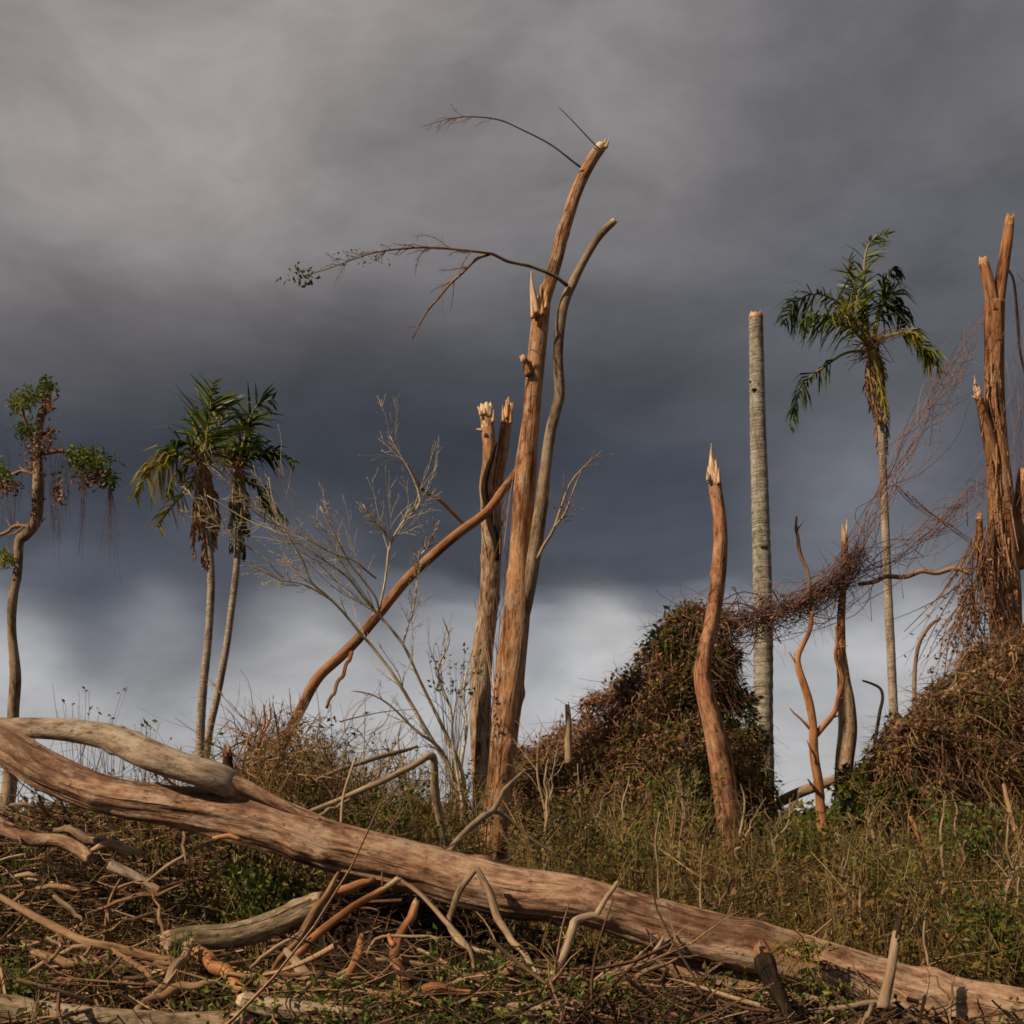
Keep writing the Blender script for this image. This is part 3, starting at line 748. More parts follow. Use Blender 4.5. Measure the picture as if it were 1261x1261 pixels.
def tall_split_tree():
    Y = 18.0
    t = thing('broken_tree', 'tallest snapped orange trunk at centre with two bare upright stems', 'tree', P(606, 1125, Y))
    trunk = [(602, 1130, 19), (606, 1080, 17.5), (610, 1020, 17), (616, 960, 17), (621, 900, 17.5), (627, 850, 17.5), (632, 800, 17), (636, 755, 15.5), (639, 700, 14), (642, 650, 13), (646, 600, 12.6), (650, 553, 12.4), (655, 510, 12), (658, 470, 12), (662, 425, 11.5), (666, 390, 10.5), (669, 373, 9)]
    pts, rad = px(trunk, Y)
    tk = tube(pts, rad, 30, 0.07, rough=.15, ribs=.01, knots=14, seed=21, jag=.22, sharp=1.5, strip=3).build('trunk', ['bark_orange', 'raw_wood_orange'], t)
    up = [(668, 385, 7.5), (673, 362, 8), (679, 342, 8), (687, 312, 8), (692, 290, 8.2), (700, 265, 7.6), (709, 238, 7.4), (719, 215, 7.2), (730, 195, 7), (740, 181, 6.6)]
    pts, rad = px(up, Y)
    us = tube(pts, rad, 20, 0.06, rough=.08, knots=5, seed=22, jag=.09, strip=1).build('upper_stem', ['bark_orange', 'raw_wood'], t)
    st = [(640, 775, 8), (648, 738, 9), (656, 690, 9), (664, 640, 8.4), (671, 585, 7.6), (678, 535, 7), (685, 505, 6.6), (689, 485, 6.8), (687, 440, 6), (690, 400, 6), (695, 373, 6), (704, 352, 5.4), (717, 325, 4.8), (734, 296, 4.4), (748, 280, 4.2), (756, 273, 4)]
    pts, rad = px(st, [18.1, 17.98, 17.9, 17.85, 17.82] + [17.8] * 11)
    tube(pts, rad, 16, 0.06, rough=.10, knots=5, seed=23, jag=.04, strip=1, wander=.01).build('side_stem', ['bark_grey', 'raw_wood'], t)
    spike(tk, 660, 388, 334, 6, 17.85, lean=-6, seed=4)
    spike(tk, 664, 380, 350, 4, 17.9, 'raw_wood_orange', lean=2, seed=5)
    for k_, (x_, y_, l_) in enumerate([(656, 392, 24), (668, 388, 20), (672, 380, 14)]):
        spike(tk, x_, y_, y_ - l_, 2.6, 17.8, 'raw_wood_orange', lean=k_ - 1, seed=40 + k_)
    for k_, (x_, y_, l_) in enumerate([(737, 184, 10), (746, 182, 13)]):
        spike(us, x_, y_, y_ - l_, 2.2, Y - .06, lean=4, seed=50 + k_)
    spike(us, 743, 182, 168, 3.4, Y, lean=4, seed=6)
    pts, rad = px([(652, 462, 5), (647, 448, 5), (644, 440, 4)], Y - .15)
    tube(pts, rad, 10, .04, rough=.2, jag=.05, seed=7).build('stub', ['bark_orange', 'raw_wood'], t)
    limbs = []
    b1 = [(699, 352, 3.2), (683, 340, 3), (658, 329, 2.8), (640, 325, 2.6), (625, 322, 2.6), (611, 315, 2.5), (599, 311, 2.3), (559, 307, 2), (515, 305, 1.8), (475, 309, 1.4), (439, 318, 1.0), (409, 329, .7)]
    q, r = px(b1, (17.7, 16.6)); r = r * .75; limbs.append((q, r)); tube(q, r, 7, .08, rough=.1, wander=.012, seed=31).build('branch', ['stick_grey', 'raw_wood'], t)
    b2 = [(603, 313, 1.8), (588, 319, 1.8), (574, 329, 1.7), (544, 362, 1.4), (522, 391, 1.1), (508, 417, .8)]
    q2, r2 = px(b2, (17.2, 16.8)); tube(q2, r2, 6, .08, wander=.01, seed=32).build('branch', ['stick_brown', 'raw_wood'], t)
    b3 = [(715, 206, 1.8), (679, 179, 1.5), (647, 161, 1.3), (617, 148, 1.2), (581, 144, 1.0), (555, 146, .8), (522, 155, .5)]
    q3, r3 = px(b3, (17.9, 17.2)); r3 = r3 * .7; tube(q3, r3, 6, .08, wander=.008, seed=33).build('branch', ['stick_grey', 'raw_wood'], t)
    b4 = [(662, 688, 2.4), (672, 668, 2.2), (682, 650, 2), (697, 607, 1.6), (717, 577, 1.1), (742, 555, .6)]
    q4, r4 = px(b4, (17.7, 17.3)); tube(q4, r4, 6, .08, wander=.012, seed=34).build('branch', ['stick_pale', 'raw_wood'], t)
    b5 = [(682, 650, 1.6), (696, 632, 1.4), (706, 605, 1.1), (716, 580, .7)]
    q5, r5 = px(b5, (17.5, 17.2)); tube(q5, r5, 6, .08, seed=35).build('branch', ['stick_pale', 'raw_wood'], t)
    twig_part(t, [(q[5:], r[5:])], 'stick_brown', 2, 22, .26, 5, rmin=.002, ang=.6, droop=.3)
    twig_part(t, [(q2, r2)], 'stick_brown', 2, 8, .32, 6, rmin=.0018, ang=.6, droop=.2)
    twig_part(t, [(q3[3:], r3[3:])], 'stick_grey', 2, 18, .30, 7, rmin=.0018, droop=.3, ang=.5)
    twig_part(t, [(q4[2:], r4[2:]), (q5, r5)], 'stick_grey', 2, 7, .38, 8, rmin=.003)
    b6 = [(738, 184, .9), (720, 165, .8), (704, 148, .6), (688, 132, .4)]
    q6, r6 = px(b6, 17.8); tube(q6, r6, 5, .08, seed=36).build('branch', ['bark_dark', 'raw_wood'], t)
    # last leaves at the tip of the long branch
    rg = rng_of('tip'); g = Geo()
    c = P(373, 340, 16.5) + rg.normal(0, 1, (60, 3)) * [.10, .10, .06]
    leaves(g, c, rg.normal(0, 1, (60, 3)), rg.uniform(.05, .10, 60), rg.uniform(0, 1, 60), .5, rg)
    c = P(445, 315, 16.7) + rg.normal(0, 1, (50, 3)) * [.25, .12, .06]
    leaves(g, c, rg.normal(0, 1, (50, 3)), rg.uniform(.03, .06, 50), rg.uniform(0, .6, 50), .5, rg)
    g.build('leaves', 'leaf_olive', t, smooth=False)['kind'] = 'stuff'
    q7, r7 = px([(409, 329, .8), (390, 335, .7), (368, 341, .5)], 16.55); tube(q7, r7, 5, .08, seed=37).build('branch', ['stick_brown', 'raw_wood'], t)
    # a dry vine wound round the lower trunk
    return t


tall_split_tree()


def forked_tree():
    Y = 19.6
    t = thing('broken_tree', 'snapped two-pronged tree just left behind the tallest trunk', 'tree', P(597, 1100, Y))
    tr = [(594, 1110, 16), (595, 1030, 14.5), (594, 975, 14), (593, 920, 13), (592, 860, 14), (595, 800, 13.5), (600, 753, 12.5), (604, 700, 12), (606, 660, 12), (605, 630, 12), (605, 608, 12)]
    q, r = px(tr, Y); tube(q, r, 26, .08, rough=.17, ribs=.012, knots=12, seed=41).build('trunk', ['bark_mottled', 'raw_wood'], t)
    a = [(603, 625, 9.5), (599, 600, 8.5), (602, 570, 8), (602, 545, 8), (600, 520, 8.4), (599, 508, 8.6)]
    q, r = px(a, Y - .1); pa = tube(q, r, 18, .06, rough=.09, seed=42, jag=.16, strip=7, sharp=.6).build('prong', ['bark_orange', 'raw_wood'], t)
    b = [(608, 625, 9), (612, 590, 8.4), (618, 560, 7.6), (622, 530, 7.2), (625, 512, 6.4)]
    q, r = px(b, Y + .1); pb = tube(q, r, 16, .06, rough=.09, seed=43, jag=.26, strip=4, sharp=2).build('prong', ['bark_orange', 'raw_wood_orange'], t)
    # dark seam of torn bark hanging down the left prong
    c = [(611, 545, 1.5), (606, 562, 3), (600, 580, 3.6), (596, 600, 4), (599, 620, 4.2), (604, 645, 5), (610, 665, 5), (612, 690, 3)]
    q, r = px(c, Y - .22); tube(q, r, 9, .06, rough=.2, seed=44).build('torn_bark', ['bark_dark', 'bark_dark'], t)
    for k_, (x_, y_, l_) in enumerate([(592, 512, 12), (597, 510, 9), (604, 512, 14), (607, 520, 16)]):
        spike(pa, x_, y_, y_ - l_, 2.2, Y - .22, lean=k_ - 2, seed=20 + k_)
    for k_, (x_, y_, l_) in enumerate([(620, 520, 22), (629, 522, 16), (624, 515, 26)]):
        spike(pb, x_, y_, y_ - l_, 2.4, Y - .05, 'raw_wood_orange', lean=k_ - 1, seed=30 + k_)
    spike(pa, 594, 508, 500, 3, Y - .1, lean=-6, seed=3)
    spike(pa, 594, 530, 528, 2.2, Y - .25, lean=-8, seed=8)
    spike(pb, 626, 515, 492, 3.5, Y, 'raw_wood_orange', lean=-3, seed=9)
    # thin dry vines climbing between the two trunks
    rg = rng_of('climb'); g = Geo()
    n = 26
    p0 = np.array([P(rg.uniform(600, 625), rg.uniform(640, 900), 18.9) for _ in range(n)])
    d = np.column_stack([rg.normal(0, .18, n), rg.normal(0, .05, n), np.ones(n)])
    sticks(g, p0, d, rg.uniform(.5, 1.6, n), rg.uniform(.005, .010, n), rg.uniform(0, 1, n), 6, 4, .12, rng=rg)
    g.build('climbing_vines', 'vine_brown', t)['kind'] = 'stuff'
    return t


forked_tree()
lb = [(638, 575, 4.5), (629, 590, 6), (617, 607, 7), (605, 625, 7), (593, 638, 7.4), (553, 667, 7.6), (503, 710, 8), (463, 760, 8), (440, 788, 8), (420, 808, 8.2), (396, 829, 8.6), (383, 848, 8.6), (372, 870, 8.4), (360, 893, 8), (340, 935, 8), (322, 975, 8), (300, 1025, 9)]
lb = [(x, y, r * .78) for x, y, r in lb]
one('leaning_stem', 'reddish broken stem leaning diagonally from the two-pronged tree to the ground', 'stem', ['bark_red', 'raw_wood'], lb, (19.2, 17.4), 16, .06, rough=.08, wander=.015, jag0=.22, seed=51,
    prongs=[([(433, 803, 2.6), (422, 829, 2.4), (402, 872, 2)], (18.1, 17.8)), ([(574, 648, 2), (546, 621, 2), (521, 603, 1.8), (500, 570, .8)], (18.9, 18.4))])


def bare_tree():
    t = thing('bare_sapling', 'pale leafless sapling with branches fanning left before the leaning stem', 'sapling', P(574, 1060, 16.4))
    base = [(576, 1070, 7), (573, 1010, 6.5), (566, 965, 6)]
    limbs = [
        ([(570, 985, 5), (550, 940, 4.6), (530, 907, 4.2), (508, 870, 3.8), (488, 837, 3.4), (458, 796, 3.0), (442, 778, 2.8), (422, 753, 2.6), (404, 735, 2.4), (384, 717, 2.2), (374, 692, 2.0), (354, 659, 1.8), (338, 623, 1.4), (331, 588, .8)], (16.4, 14.8)),
        ([(404, 735, 1.9), (381, 725, 1.7), (348, 712, 1.5), (320, 702, 1.2), (295, 697, .8)], (15.3, 14.6)),
        ([(350, 713, 1.4), (326, 689, 1.3), (300, 668, 1.2), (280, 654, 1.1), (250, 628, 1), (231, 603, .8)], (15.0, 14.4)),
        ([(573, 1005, 4.4), (570, 955, 4), (548, 900, 3.6), (530, 862, 3.2), (516, 834, 3.0), (496, 793, 2.8), (468, 758, 2.6), (448, 735, 2.2), (430, 712, 2.0), (400, 690, 1.8), (351, 659, 1.5), (305, 641, 1.2), (255, 610, .8)], (16.5, 15.0)),
        ([(468, 757, 2.2), (462, 735, 2), (437, 702, 2), (424, 680, 1.8), (412, 659, 1.6), (394, 623, 1.1)], (15.8, 15.0)),
        ([(463, 712, 2), (432, 689, 1.8), (402, 677, 1.6), (354, 651, 1.4), (313, 631, 1.2), (280, 590, .9), (262, 572, .6)], (15.6, 14.4)),
        ([(468, 750, 2.4), (470, 735, 2.2), (477, 697, 2), (483, 669, 2), (498, 641, 1.8), (516, 618, 1.6), (508, 585, 1.2), (493, 560, .9), (480, 537, .6)], (15.9, 15.4)),
        ([(483, 669, 1.6), (463, 644, 1.3), (447, 621, .9)], (15.7, 15.4)),
        ([(516, 689, 1.4), (529, 667, 1.3), (541, 641, .8)], (15.9, 15.7)),
        ([(496, 793, 1.8), (510, 745, 1.6), (514, 705, 1.5), (516, 689, 1.4)], (16.0, 15.9)),
        ([(572, 1000, 3), (560, 935, 3), (556, 880, 2.6), (540, 830, 2.2), (552, 790, 1.6), (545, 760, 1)], (16.4, 15.8)),
        ([(573, 1010, 3), (568, 950, 3), (575, 900, 2.4), (570, 850, 1.8), (582, 800, 1.1)], (16.5, 16.6)),
        ([(560, 962, 2.6), (545, 925, 2.6), (512, 900, 2.2), (470, 860, 1.6), (430, 850, 1.1)], (16.2, 15.4)),
    ]
    q, r = px(base, 16.45); tube(q, r, 10, .08, rough=.1, seed=61).build('stem', ['stick_grey', 'raw_wood'], t)
    acc = []
    for k, (l, y) in enumerate(limbs):
        q, r = px(l, y); r = r * 0.7
        acc.append((q, r)); tube(q, r, 6, .1, rough=.06, wander=.012, seed=62 + k).build('branch', ['twig_pale', 'raw_wood'], t)
    twig_part(t, acc[1:10], 'twig_pale', 2, 11, .46, 3, rmin=.0028, ang=.42, t0=.25, rf=.42)
    twig_part(t, acc[:1], 'twig_pale', 2, 14, .24, 13, rmin=.0028, ang=.5, t0=.35, rf=.4)
    twig_part(t, acc[6:], 'stick_pale', 2, 9, .40, 4, rmin=.0028, ang=.5, rf=.45)
    return t


bare_tree()

one('bent_sapling', 'pale sapling snapped over at the top left of the tall trunk', 'sapling', ['stick_pale', 'raw_wood'], [(371, 1004, 2.5), (395, 994, 3.2), (420, 984, 3.6), (469, 963, 4), (512, 941, 4.4), (528, 932, 4.6), (534, 936, 4.8), (536, 971, 5), (542, 1010, 5), (551, 1050, 5)], (11.2, 12.4), 9, .05, rough=.1, wander=.008, seed=71, prongs=[([(390, 1006, 2.2), (410, 996, 2.6), (431, 984, 2)], (11.1, 11.4))])
one('stick', 'straw coloured stick slanting up right above the bent sapling', 'stick', 'stick_pale', [(385, 962, 2), (415, 950, 2.6), (447, 939, 3), (482, 928, 3), (514, 919, 2)], (12.6, 13.4), 7, .06, rough=.1, wander=.008)
one('stick', 'thin upright twig left of the bent sapling behind the trunk', 'stick', 'stick_pale', [(436, 938, 1.6), (428, 962, 1.8), (422, 984, 2), (420, 1016, 2)], (11.2, 11.0), 6, .06)
one('stick', 'thin reddish forked twig above the trunk fork, far left', 'stick', 'stick_orange', [(305, 952, 2.6), (314, 928, 2.6), (322, 908, 2.4), (326, 890, 1.8), (325, 868, 1)], (13.0, 13.3), 7, .05, prongs=[([(323, 905, 1.8), (333, 886, 1.4), (332, 866, .8)], (13.1, 13.3))])
one('stub', 'small pale stub poking above the left slope of vine heap', 'stump', ['stick_pale', 'raw_wood'], [(700, 940, 4.5), (700, 915, 4.5), (700, 890, 4), (699, 876, 3.4)], 20.0, 9, .05, rough=.12, jag=.16, sharp=2)


def lone_stump():
    Y = 18.6
    t = thing('broken_tree', 'curving orange stump with pale pointed tip beside the vine heap', 'tree', P(898, 1100, Y))
    tr = [(902, 1110, 17), (899, 1050, 15), (896, 1000, 14.5), (891, 960, 14), (884, 920, 13.5), (877, 890, 13), (870, 862, 12.5), (866, 835, 11.5), (868, 805, 10.5), (875, 770, 10), (882, 730, 10), (886, 690, 10), (887, 660, 10), (885, 630, 9.4), (881, 605, 9), (879, 588, 8.6)]
    q, r = px(tr, Y); tk = tube(q, r, 26, .06, rough=.20, knots=14, seed=81, jag=.3, sharp=2.2, strip=2).build('trunk', ['bark_rust', 'raw_wood'], t)
    spike(tk, 877, 595, 546, 6, Y - .04, lean=-1, seed=2)
    spike(tk, 882, 592, 562, 4, Y - .02, lean=0, seed=3)
    for k_, (x_, y_, l_) in enumerate([(872, 592, 14), (885, 596, 20)]):
        spike(tk, x_, y_, y_ - l_, 2.6, Y - .12, 'raw_wood_orange' if k_ == 1 else 'raw_wood', lean=k_ - 1, seed=20 + k_)
    q, r = px([(864, 800, 4), (860, 830, 6), (864, 860, 6), (874, 890, 4)], Y + .05)
    tube(q, r, 10, .06, rough=.2, seed=82).build('root_fold', ['bark_red', 'bark_red'], t)


lone_stump()


def palm_pole():
    Y = 24.6
    t = thing('headless_palm', 'tall straight pale grey palm trunk snapped flat at its top', 'palm trunk', P(941, 1090, Y))
    tr = [(943, 1095, 15), (942, 1040, 14), (941, 1000, 13), (941, 940, 12.2), (940, 880, 11.8), (940, 800, 11.8), (939, 720, 11.4), (937, 650, 11), (935, 580, 10.4), (933, 510, 9.6), (932, 450, 9), (931, 400, 8.6), (931, 390, 8.6)]
    q, r = px(tr, Y); tk = tube(q, r, 30, .045, rough=.02, rings=.022, seed=91, jag=.12, strip=4).build('trunk', ['bark_palm', 'raw_wood_orange'], t)
    for k, (x, y, s) in enumerate([(937, 432, 3.4), (929, 480, 4), (941, 674, 5), (936, 736, 3.6), (937, 858, 4), (936, 898, 3.6), (924, 470, 2), (941, 540, 2.4)]):
        cx = np.interp(-y, [-a[1] for a in tr], [a[0] for a in tr]); rr = np.interp(-y, [-a[1] for a in tr], [a[2] for a in tr])
        dx = (x - cx) / rr
        yy = Y - math.sqrt(max(0, 1 - dx * dx)) * rr * Y / F
        c = P(x, y, yy)
        # a shallow dark notch where a frond scar has rotted
        g = Geo(); th = np.linspace(0, 6.283, 10, endpoint=False)
        wv = s * Y / F
        rows = [np.stack([c[0] + np.cos(th) * wv * m_, np.full(10, yy - dd), c[2] + np.sin(th) * wv * .45 * m_], -1) for m_, dd in ((1.0, -.012), (.95, .012), (.6, .014), (.05, .004))]
        V = np.array(rows); idx = np.arange(40).reshape(4, 10)
        g.add(V, np.stack([idx[:-1], np.roll(idx[:-1], -1, 1), np.roll(idx[1:], -1, 1), idx[1:]], -1))
        g.build('scar', 'bark_dark', tk)


palm_pole()


def right_snag():
    Y = 22.0
    t = thing('broken_tree', 'thick reddish snapped tree at the right edge with hanging vines', 'tree', P(1243, 1060, Y))
    tr = [(1250, 1080, 26), (1248, 980, 24), (1246, 900, 21), (1243, 830, 18.5), (1240, 780, 17.5), (1238, 730, 17), (1237, 680, 17), (1234, 630, 15.5), (1231, 590, 14), (1228, 545, 12.6), (1226, 500, 11.6), (1225, 455, 11.2), (1225, 410, 11.4), (1225, 372, 11.6)]
    q, r = px(tr, Y); tube(q, r, 30, .06, rough=.20, ribs=.03, knots=10, seed=101).build('trunk', ['bark_red', 'raw_wood_orange'], t)
    a = [(1227, 385, 9), (1232, 352, 7.6), (1236, 325, 7), (1240, 298, 6.6), (1243, 272, 5.6)]
    q, r = px(a, Y); tube(q, r, 16, .05, rough=.12, seed=102, jag=.14, sharp=2, strip=2).build('prong', ['bark_red', 'raw_wood_orange'], t)
    b = [(1224, 385, 9), (1219, 356, 7.6), (1214, 335, 6.6), (1211, 322, 5.6)]
    q, r = px(b, Y - .05); tube(q, r, 16, .05, rough=.12, seed=103, jag=.10, strip=2).build('prong', ['bark_red', 'raw_wood_orange'], t)
    c = [(1226, 570, 10), (1219, 545, 8), (1212, 515, 6.5), (1207, 495, 5.5), (1204, 484, 4.5)]
    q, r = px(c, [Y, Y - .12, Y - .2, Y - .22, Y - .22]); st = tube(q, r, 14, .05, rough=.16, seed=104, jag=.2, sharp=2, strip=4).build('split_stave', ['bark_red', 'raw_wood'], t)
    spike(st, 1203, 490, 458, 3, Y - .2, lean=-3, seed=5); spike(st, 1204, 492, 487, 2, Y - .25, lean=-8, seed=6)
    d = [(1250, 700, 10), (1256, 650, 10), (1260, 610, 10), (1262, 585, 9)]
    q, r = px(d, Y + .1); tube(q, r, 16, .05, rough=.14, seed=105, jag=.15, strip=3).build('side_stem', ['bark_red', 'raw_wood_orange'], t)
    e = [(1212, 720, 5), (1208, 690, 5.5), (1206, 660, 5), (1206, 640, 4)]
    q, r = px(e, Y - .4); tube(q, r, 10, .05, rough=.16, seed=106, jag=.16, strip=2).build('stub', ['bark_red', 'raw_wood_orange'], t)
    f = [(1198, 706, 3), (1173, 702, 3), (1123, 707, 3), (1090, 712, 3), (1057, 720, 2.4)]
    q, r = px(f, (Y - .6, Y - .3)); tube(q, r, 8, .08, rough=.12, seed=107, wander=.02).build('branch', ['stick_brown', 'raw_wood'], t)
    h = [(1240, 330, 1.6), (1248, 345, 1.5), (1252, 380, 1.6), (1256, 430, 1.4), (1262, 460, 1.2)]
    q, r = px(h, Y - .3); tube(q, r, 6, .08, seed=108).build('branch', ['bark_dark', 'raw_wood'], t)
    rg = rng_of('strips'); g = Geo(); n = 46
    yy = rg.uniform(420, 760, n); cx = np.interp(-yy, [-v[1] for v in tr], [v[0] for v in tr]); cr = np.interp(-yy, [-v[1] for v in tr], [v[2] for v in tr])
    u = rg.uniform(-.9, .9, n)
    p0 = np.array([P(c_ + u_ * r_, y_, Y - math.sqrt(1 - u_ * u_) * r_ * Y / F - .01) for c_, u_, r_, y_ in zip(cx, u, cr, yy)])
    sticks(g, p0, np.column_stack([rg.normal(0, .10, n), rg.normal(-.06, .05, n), -np.ones(n)]), rg.uniform(.3, 1.1, n), rg.uniform(.010, .026, n), rg.uniform(.3, 1, n), 7, 4, .06, rng=rg)
    g.build('bark_strips', 'vine_brown', t)['kind'] = 'stuff'
    # curtain of dead vines down the left side
    rg = rng_of('curtain'); g = Geo(); n = 130
    top = np.array([P(rg.uniform(1196, 1246), 0, 21.4) for _ in range(n)])
    u = rg.uniform(0, 1, n)
    y0 = 640 + 120 * rg.uniform(0, 1, n)
    x0 = 1232 - (y0 - 640) * .16 - 34 * u
    p0 = np.array([P(a_, b_, 21.35 + rg.uniform(-.3, .25)) for a_, b_ in zip(x0, y0)])
    dd = np.column_stack([-.06 - .2 * u + rg.normal(0, .2, n), rg.normal(0, .12, n), -np.ones(n)])
    sticks(g, p0, dd, rg.uniform(.4, 2.4, n), np.exp(rg.normal(-4.9, .45, n)), rg.beta(1.1, 2.6, n), 9, 4, .26, rng=rg)
    mm = 900; kk = rg.integers(0, n, mm)
    gl = Geo(); leaves(gl, p0[kk] + dd[kk] * rg.uniform(.1, 1.7, (mm, 1)) + rg.normal(0, .06, (mm, 3)), rg.normal(0, 1, (mm, 3)) + [0, 0, -.5], rg.uniform(.04, .12, mm), rg.uniform(0, 1, mm), .45, rg)
    gl.build('dead_leaves', 'leaf_dead', t, smooth=False)['kind'] = 'stuff'
    g.build('hanging_vines', 'vine_brown', t)['kind'] = 'stuff'
    # fine dry vines on the right edge
    g = Geo(); n = 60
    p0 = np.array([P(rg.uniform(1236, 1268), rg.uniform(330, 640), 21.7) for _ in range(n)])
    dd = np.column_stack([rg.normal(.1, .35, n), rg.normal(0, .1, n), -np.ones(n)])
    sticks(g, p0, dd, rg.uniform(.4, 1.6, n), rg.uniform(.003, .006, n), rg.uniform(0, 1, n), 7, 3, .2, rng=rg)
    g.build('thin_vines', 'vine_twig', t)['kind'] = 'stuff'


right_snag()

# smaller snags and sticks between the palm trunk and the right edge
t = one('young_tree', 'slim orange Y-shaped young tree right of the grey palm trunk', 'sapling', ['stick_orange', 'raw_wood'], [(1019, 1060, 7), (1017, 1030, 6.5), (1008, 985, 6), (1004, 945, 5.2), (1004, 903, 5), (998, 870, 4.6), (991, 840, 4.2), (985, 813, 3.8), (990, 793, 3.2), (996, 776, 2.6), (1000, 753, 2)], 19.0, 12, .05, rough=.28, wander=.03, knots=12, twigs=5, tw_len=.16, tw_lv=2, prongs=[([(1005, 905, 4.2), (1018, 888, 4), (1030, 868, 3.6), (1036, 845, 3.2), (1031, 810, 2.4), (1030, 770, 1.6)], 19.0)])
one('dead_stick', 'dark crooked stick rising from the vine bridge by the palm trunk', 'stick', 'stick_brown', [(1000, 770, 2.2), (998, 735, 2.2), (995, 705, 2.2), (986, 684, 2.4), (983, 662, 2), (980, 652, 1.8), (981, 636, 1.2)], 20.5, 7, .05, wander=.02, rough=.2, twigs=4, tw_len=.2, tw_lv=2)
t = one('broken_tree', 'torn orange stump with slanted top behind the Y-shaped young tree', 'tree', ['bark_mottled', 'raw_wood_orange'], [(1036, 1060, 12), (1038, 990, 11), (1040, 940, 11), (1044, 900, 11), (1042, 865, 10), (1039, 840, 8), (1037, 820, 7)], 21.0, 16, .05, rough=.12, jag=.42, sharp=1.6, strip=5)
one('broken_tree', 'thin splintered snag poking up through the vine bridge', 'tree', ['stick_orange', 'raw_wood'], [(1036, 800, 5), (1036, 760, 5), (1038, 720, 4.6), (1040, 690, 4.2), (1040, 660, 3.8)], 21.6, 10, .05, rough=.14, jag=.34, sharp=2.4, strip=3)
one('fallen_log', 'slanting grey log between the grey palm trunk and orange stump', 'log', 'bark_grey', [(925, 1006, 6.5), (955, 990, 6.5), (985, 976, 6.5), (1015, 965, 6), (1046, 951, 5)], (25.4, 24.4), 12, .06, rough=.1)
one('dead_stick', 'dark arched stick right of the living palm trunk', 'stick', 'bark_grey', [(1128, 890, 3), (1126, 850, 2.8), (1128, 812, 2.6), (1134, 788, 2.4), (1146, 770, 2.2), (1158, 761, 2)], 20.2, 7, .05, rough=.1)
one('dead_stick', 'dark hooked stick left of the living palm trunk base', 'stick', 'bark_dark', [(1072, 965, 2.4), (1076, 925, 2.2), (1083, 880, 2.2), (1087, 860, 2), (1084, 848, 1.8), (1074, 842, 1.6), (1062, 838, 1.2)], 20.2, 7, .05)
one('branch', 'pale branch lying up the slope of the right vine heap', 'branch', 'stick_pale', [(1158, 862, 3), (1175, 848, 3.4), (1190, 835, 3.4), (1210, 822, 3.6), (1235, 806, 4), (1268, 790, 4)], (20.0, 20.4), 9, .06, rough=.12, wander=.01)
one('stick', 'orange leaning pole in front of the right vine heap', 'stick', 'stick_orange', [(1162, 1105, 4), (1148, 1068, 4), (1138, 1042, 4), (1130, 1024, 3.6), (1122, 1006, 3)], (15.5, 16), 8, .05, rough=.1)
one('stick', 'slim brown pole leaning at the far right edge', 'stick', 'stick_brown', [(1268, 1100, 3.4), (1259, 1056, 3.4), (1248, 1015, 3.2), (1240, 985, 3), (1236, 966, 2.4)], (15.0, 15.8), 8, .05, rough=.1)
one('root', 'brown buttress root hanging from the right vine heap', 'root', 'stick_orange', [(1112, 1010, 3.6), (1116, 980, 4), (1115, 960, 4), (1121, 938, 3.6)], 19.3, 8, .05, rough=.15, wander=.01)
for k, (x, y0, y1, Y, lab) in enumerate([
        (863, 1040, 1128, 10.6, 'pale dead upright stem behind the trunk below the curving stump'),
        (809, 1000, 1110, 10.8, 'pale dead upright stem behind the trunk below the vine heap'),
        (1060, 1050, 1165, 11.0, 'pale dead upright stem among weeds left of the blackened post'),
        (1141, 1108, 1190, 9.6, 'thin straw upright stem behind the trunk near the blackened post'),
        (1252, 1080, 1172, 11.5, 'whitish dead stem among weeds at the right edge'),
        (1160, 985, 1080, 12.5, 'whitish dead stem below the right vine heap'),
        (672, 935, 985, 13.0, 'grey dead stem right of the tall trunk before the vine heap')]):
    one('dead_sapling', lab, 'sapling', 'stick_pale', [(x, y1 + 40, 2.2), (x + 2, y1, 2.0), (x - 1, (y0 + y1) / 2, 1.7), (x + 3, y0, 1.0)], Y, 6, .05, twigs=4, tw_len=.22, wander=.01)

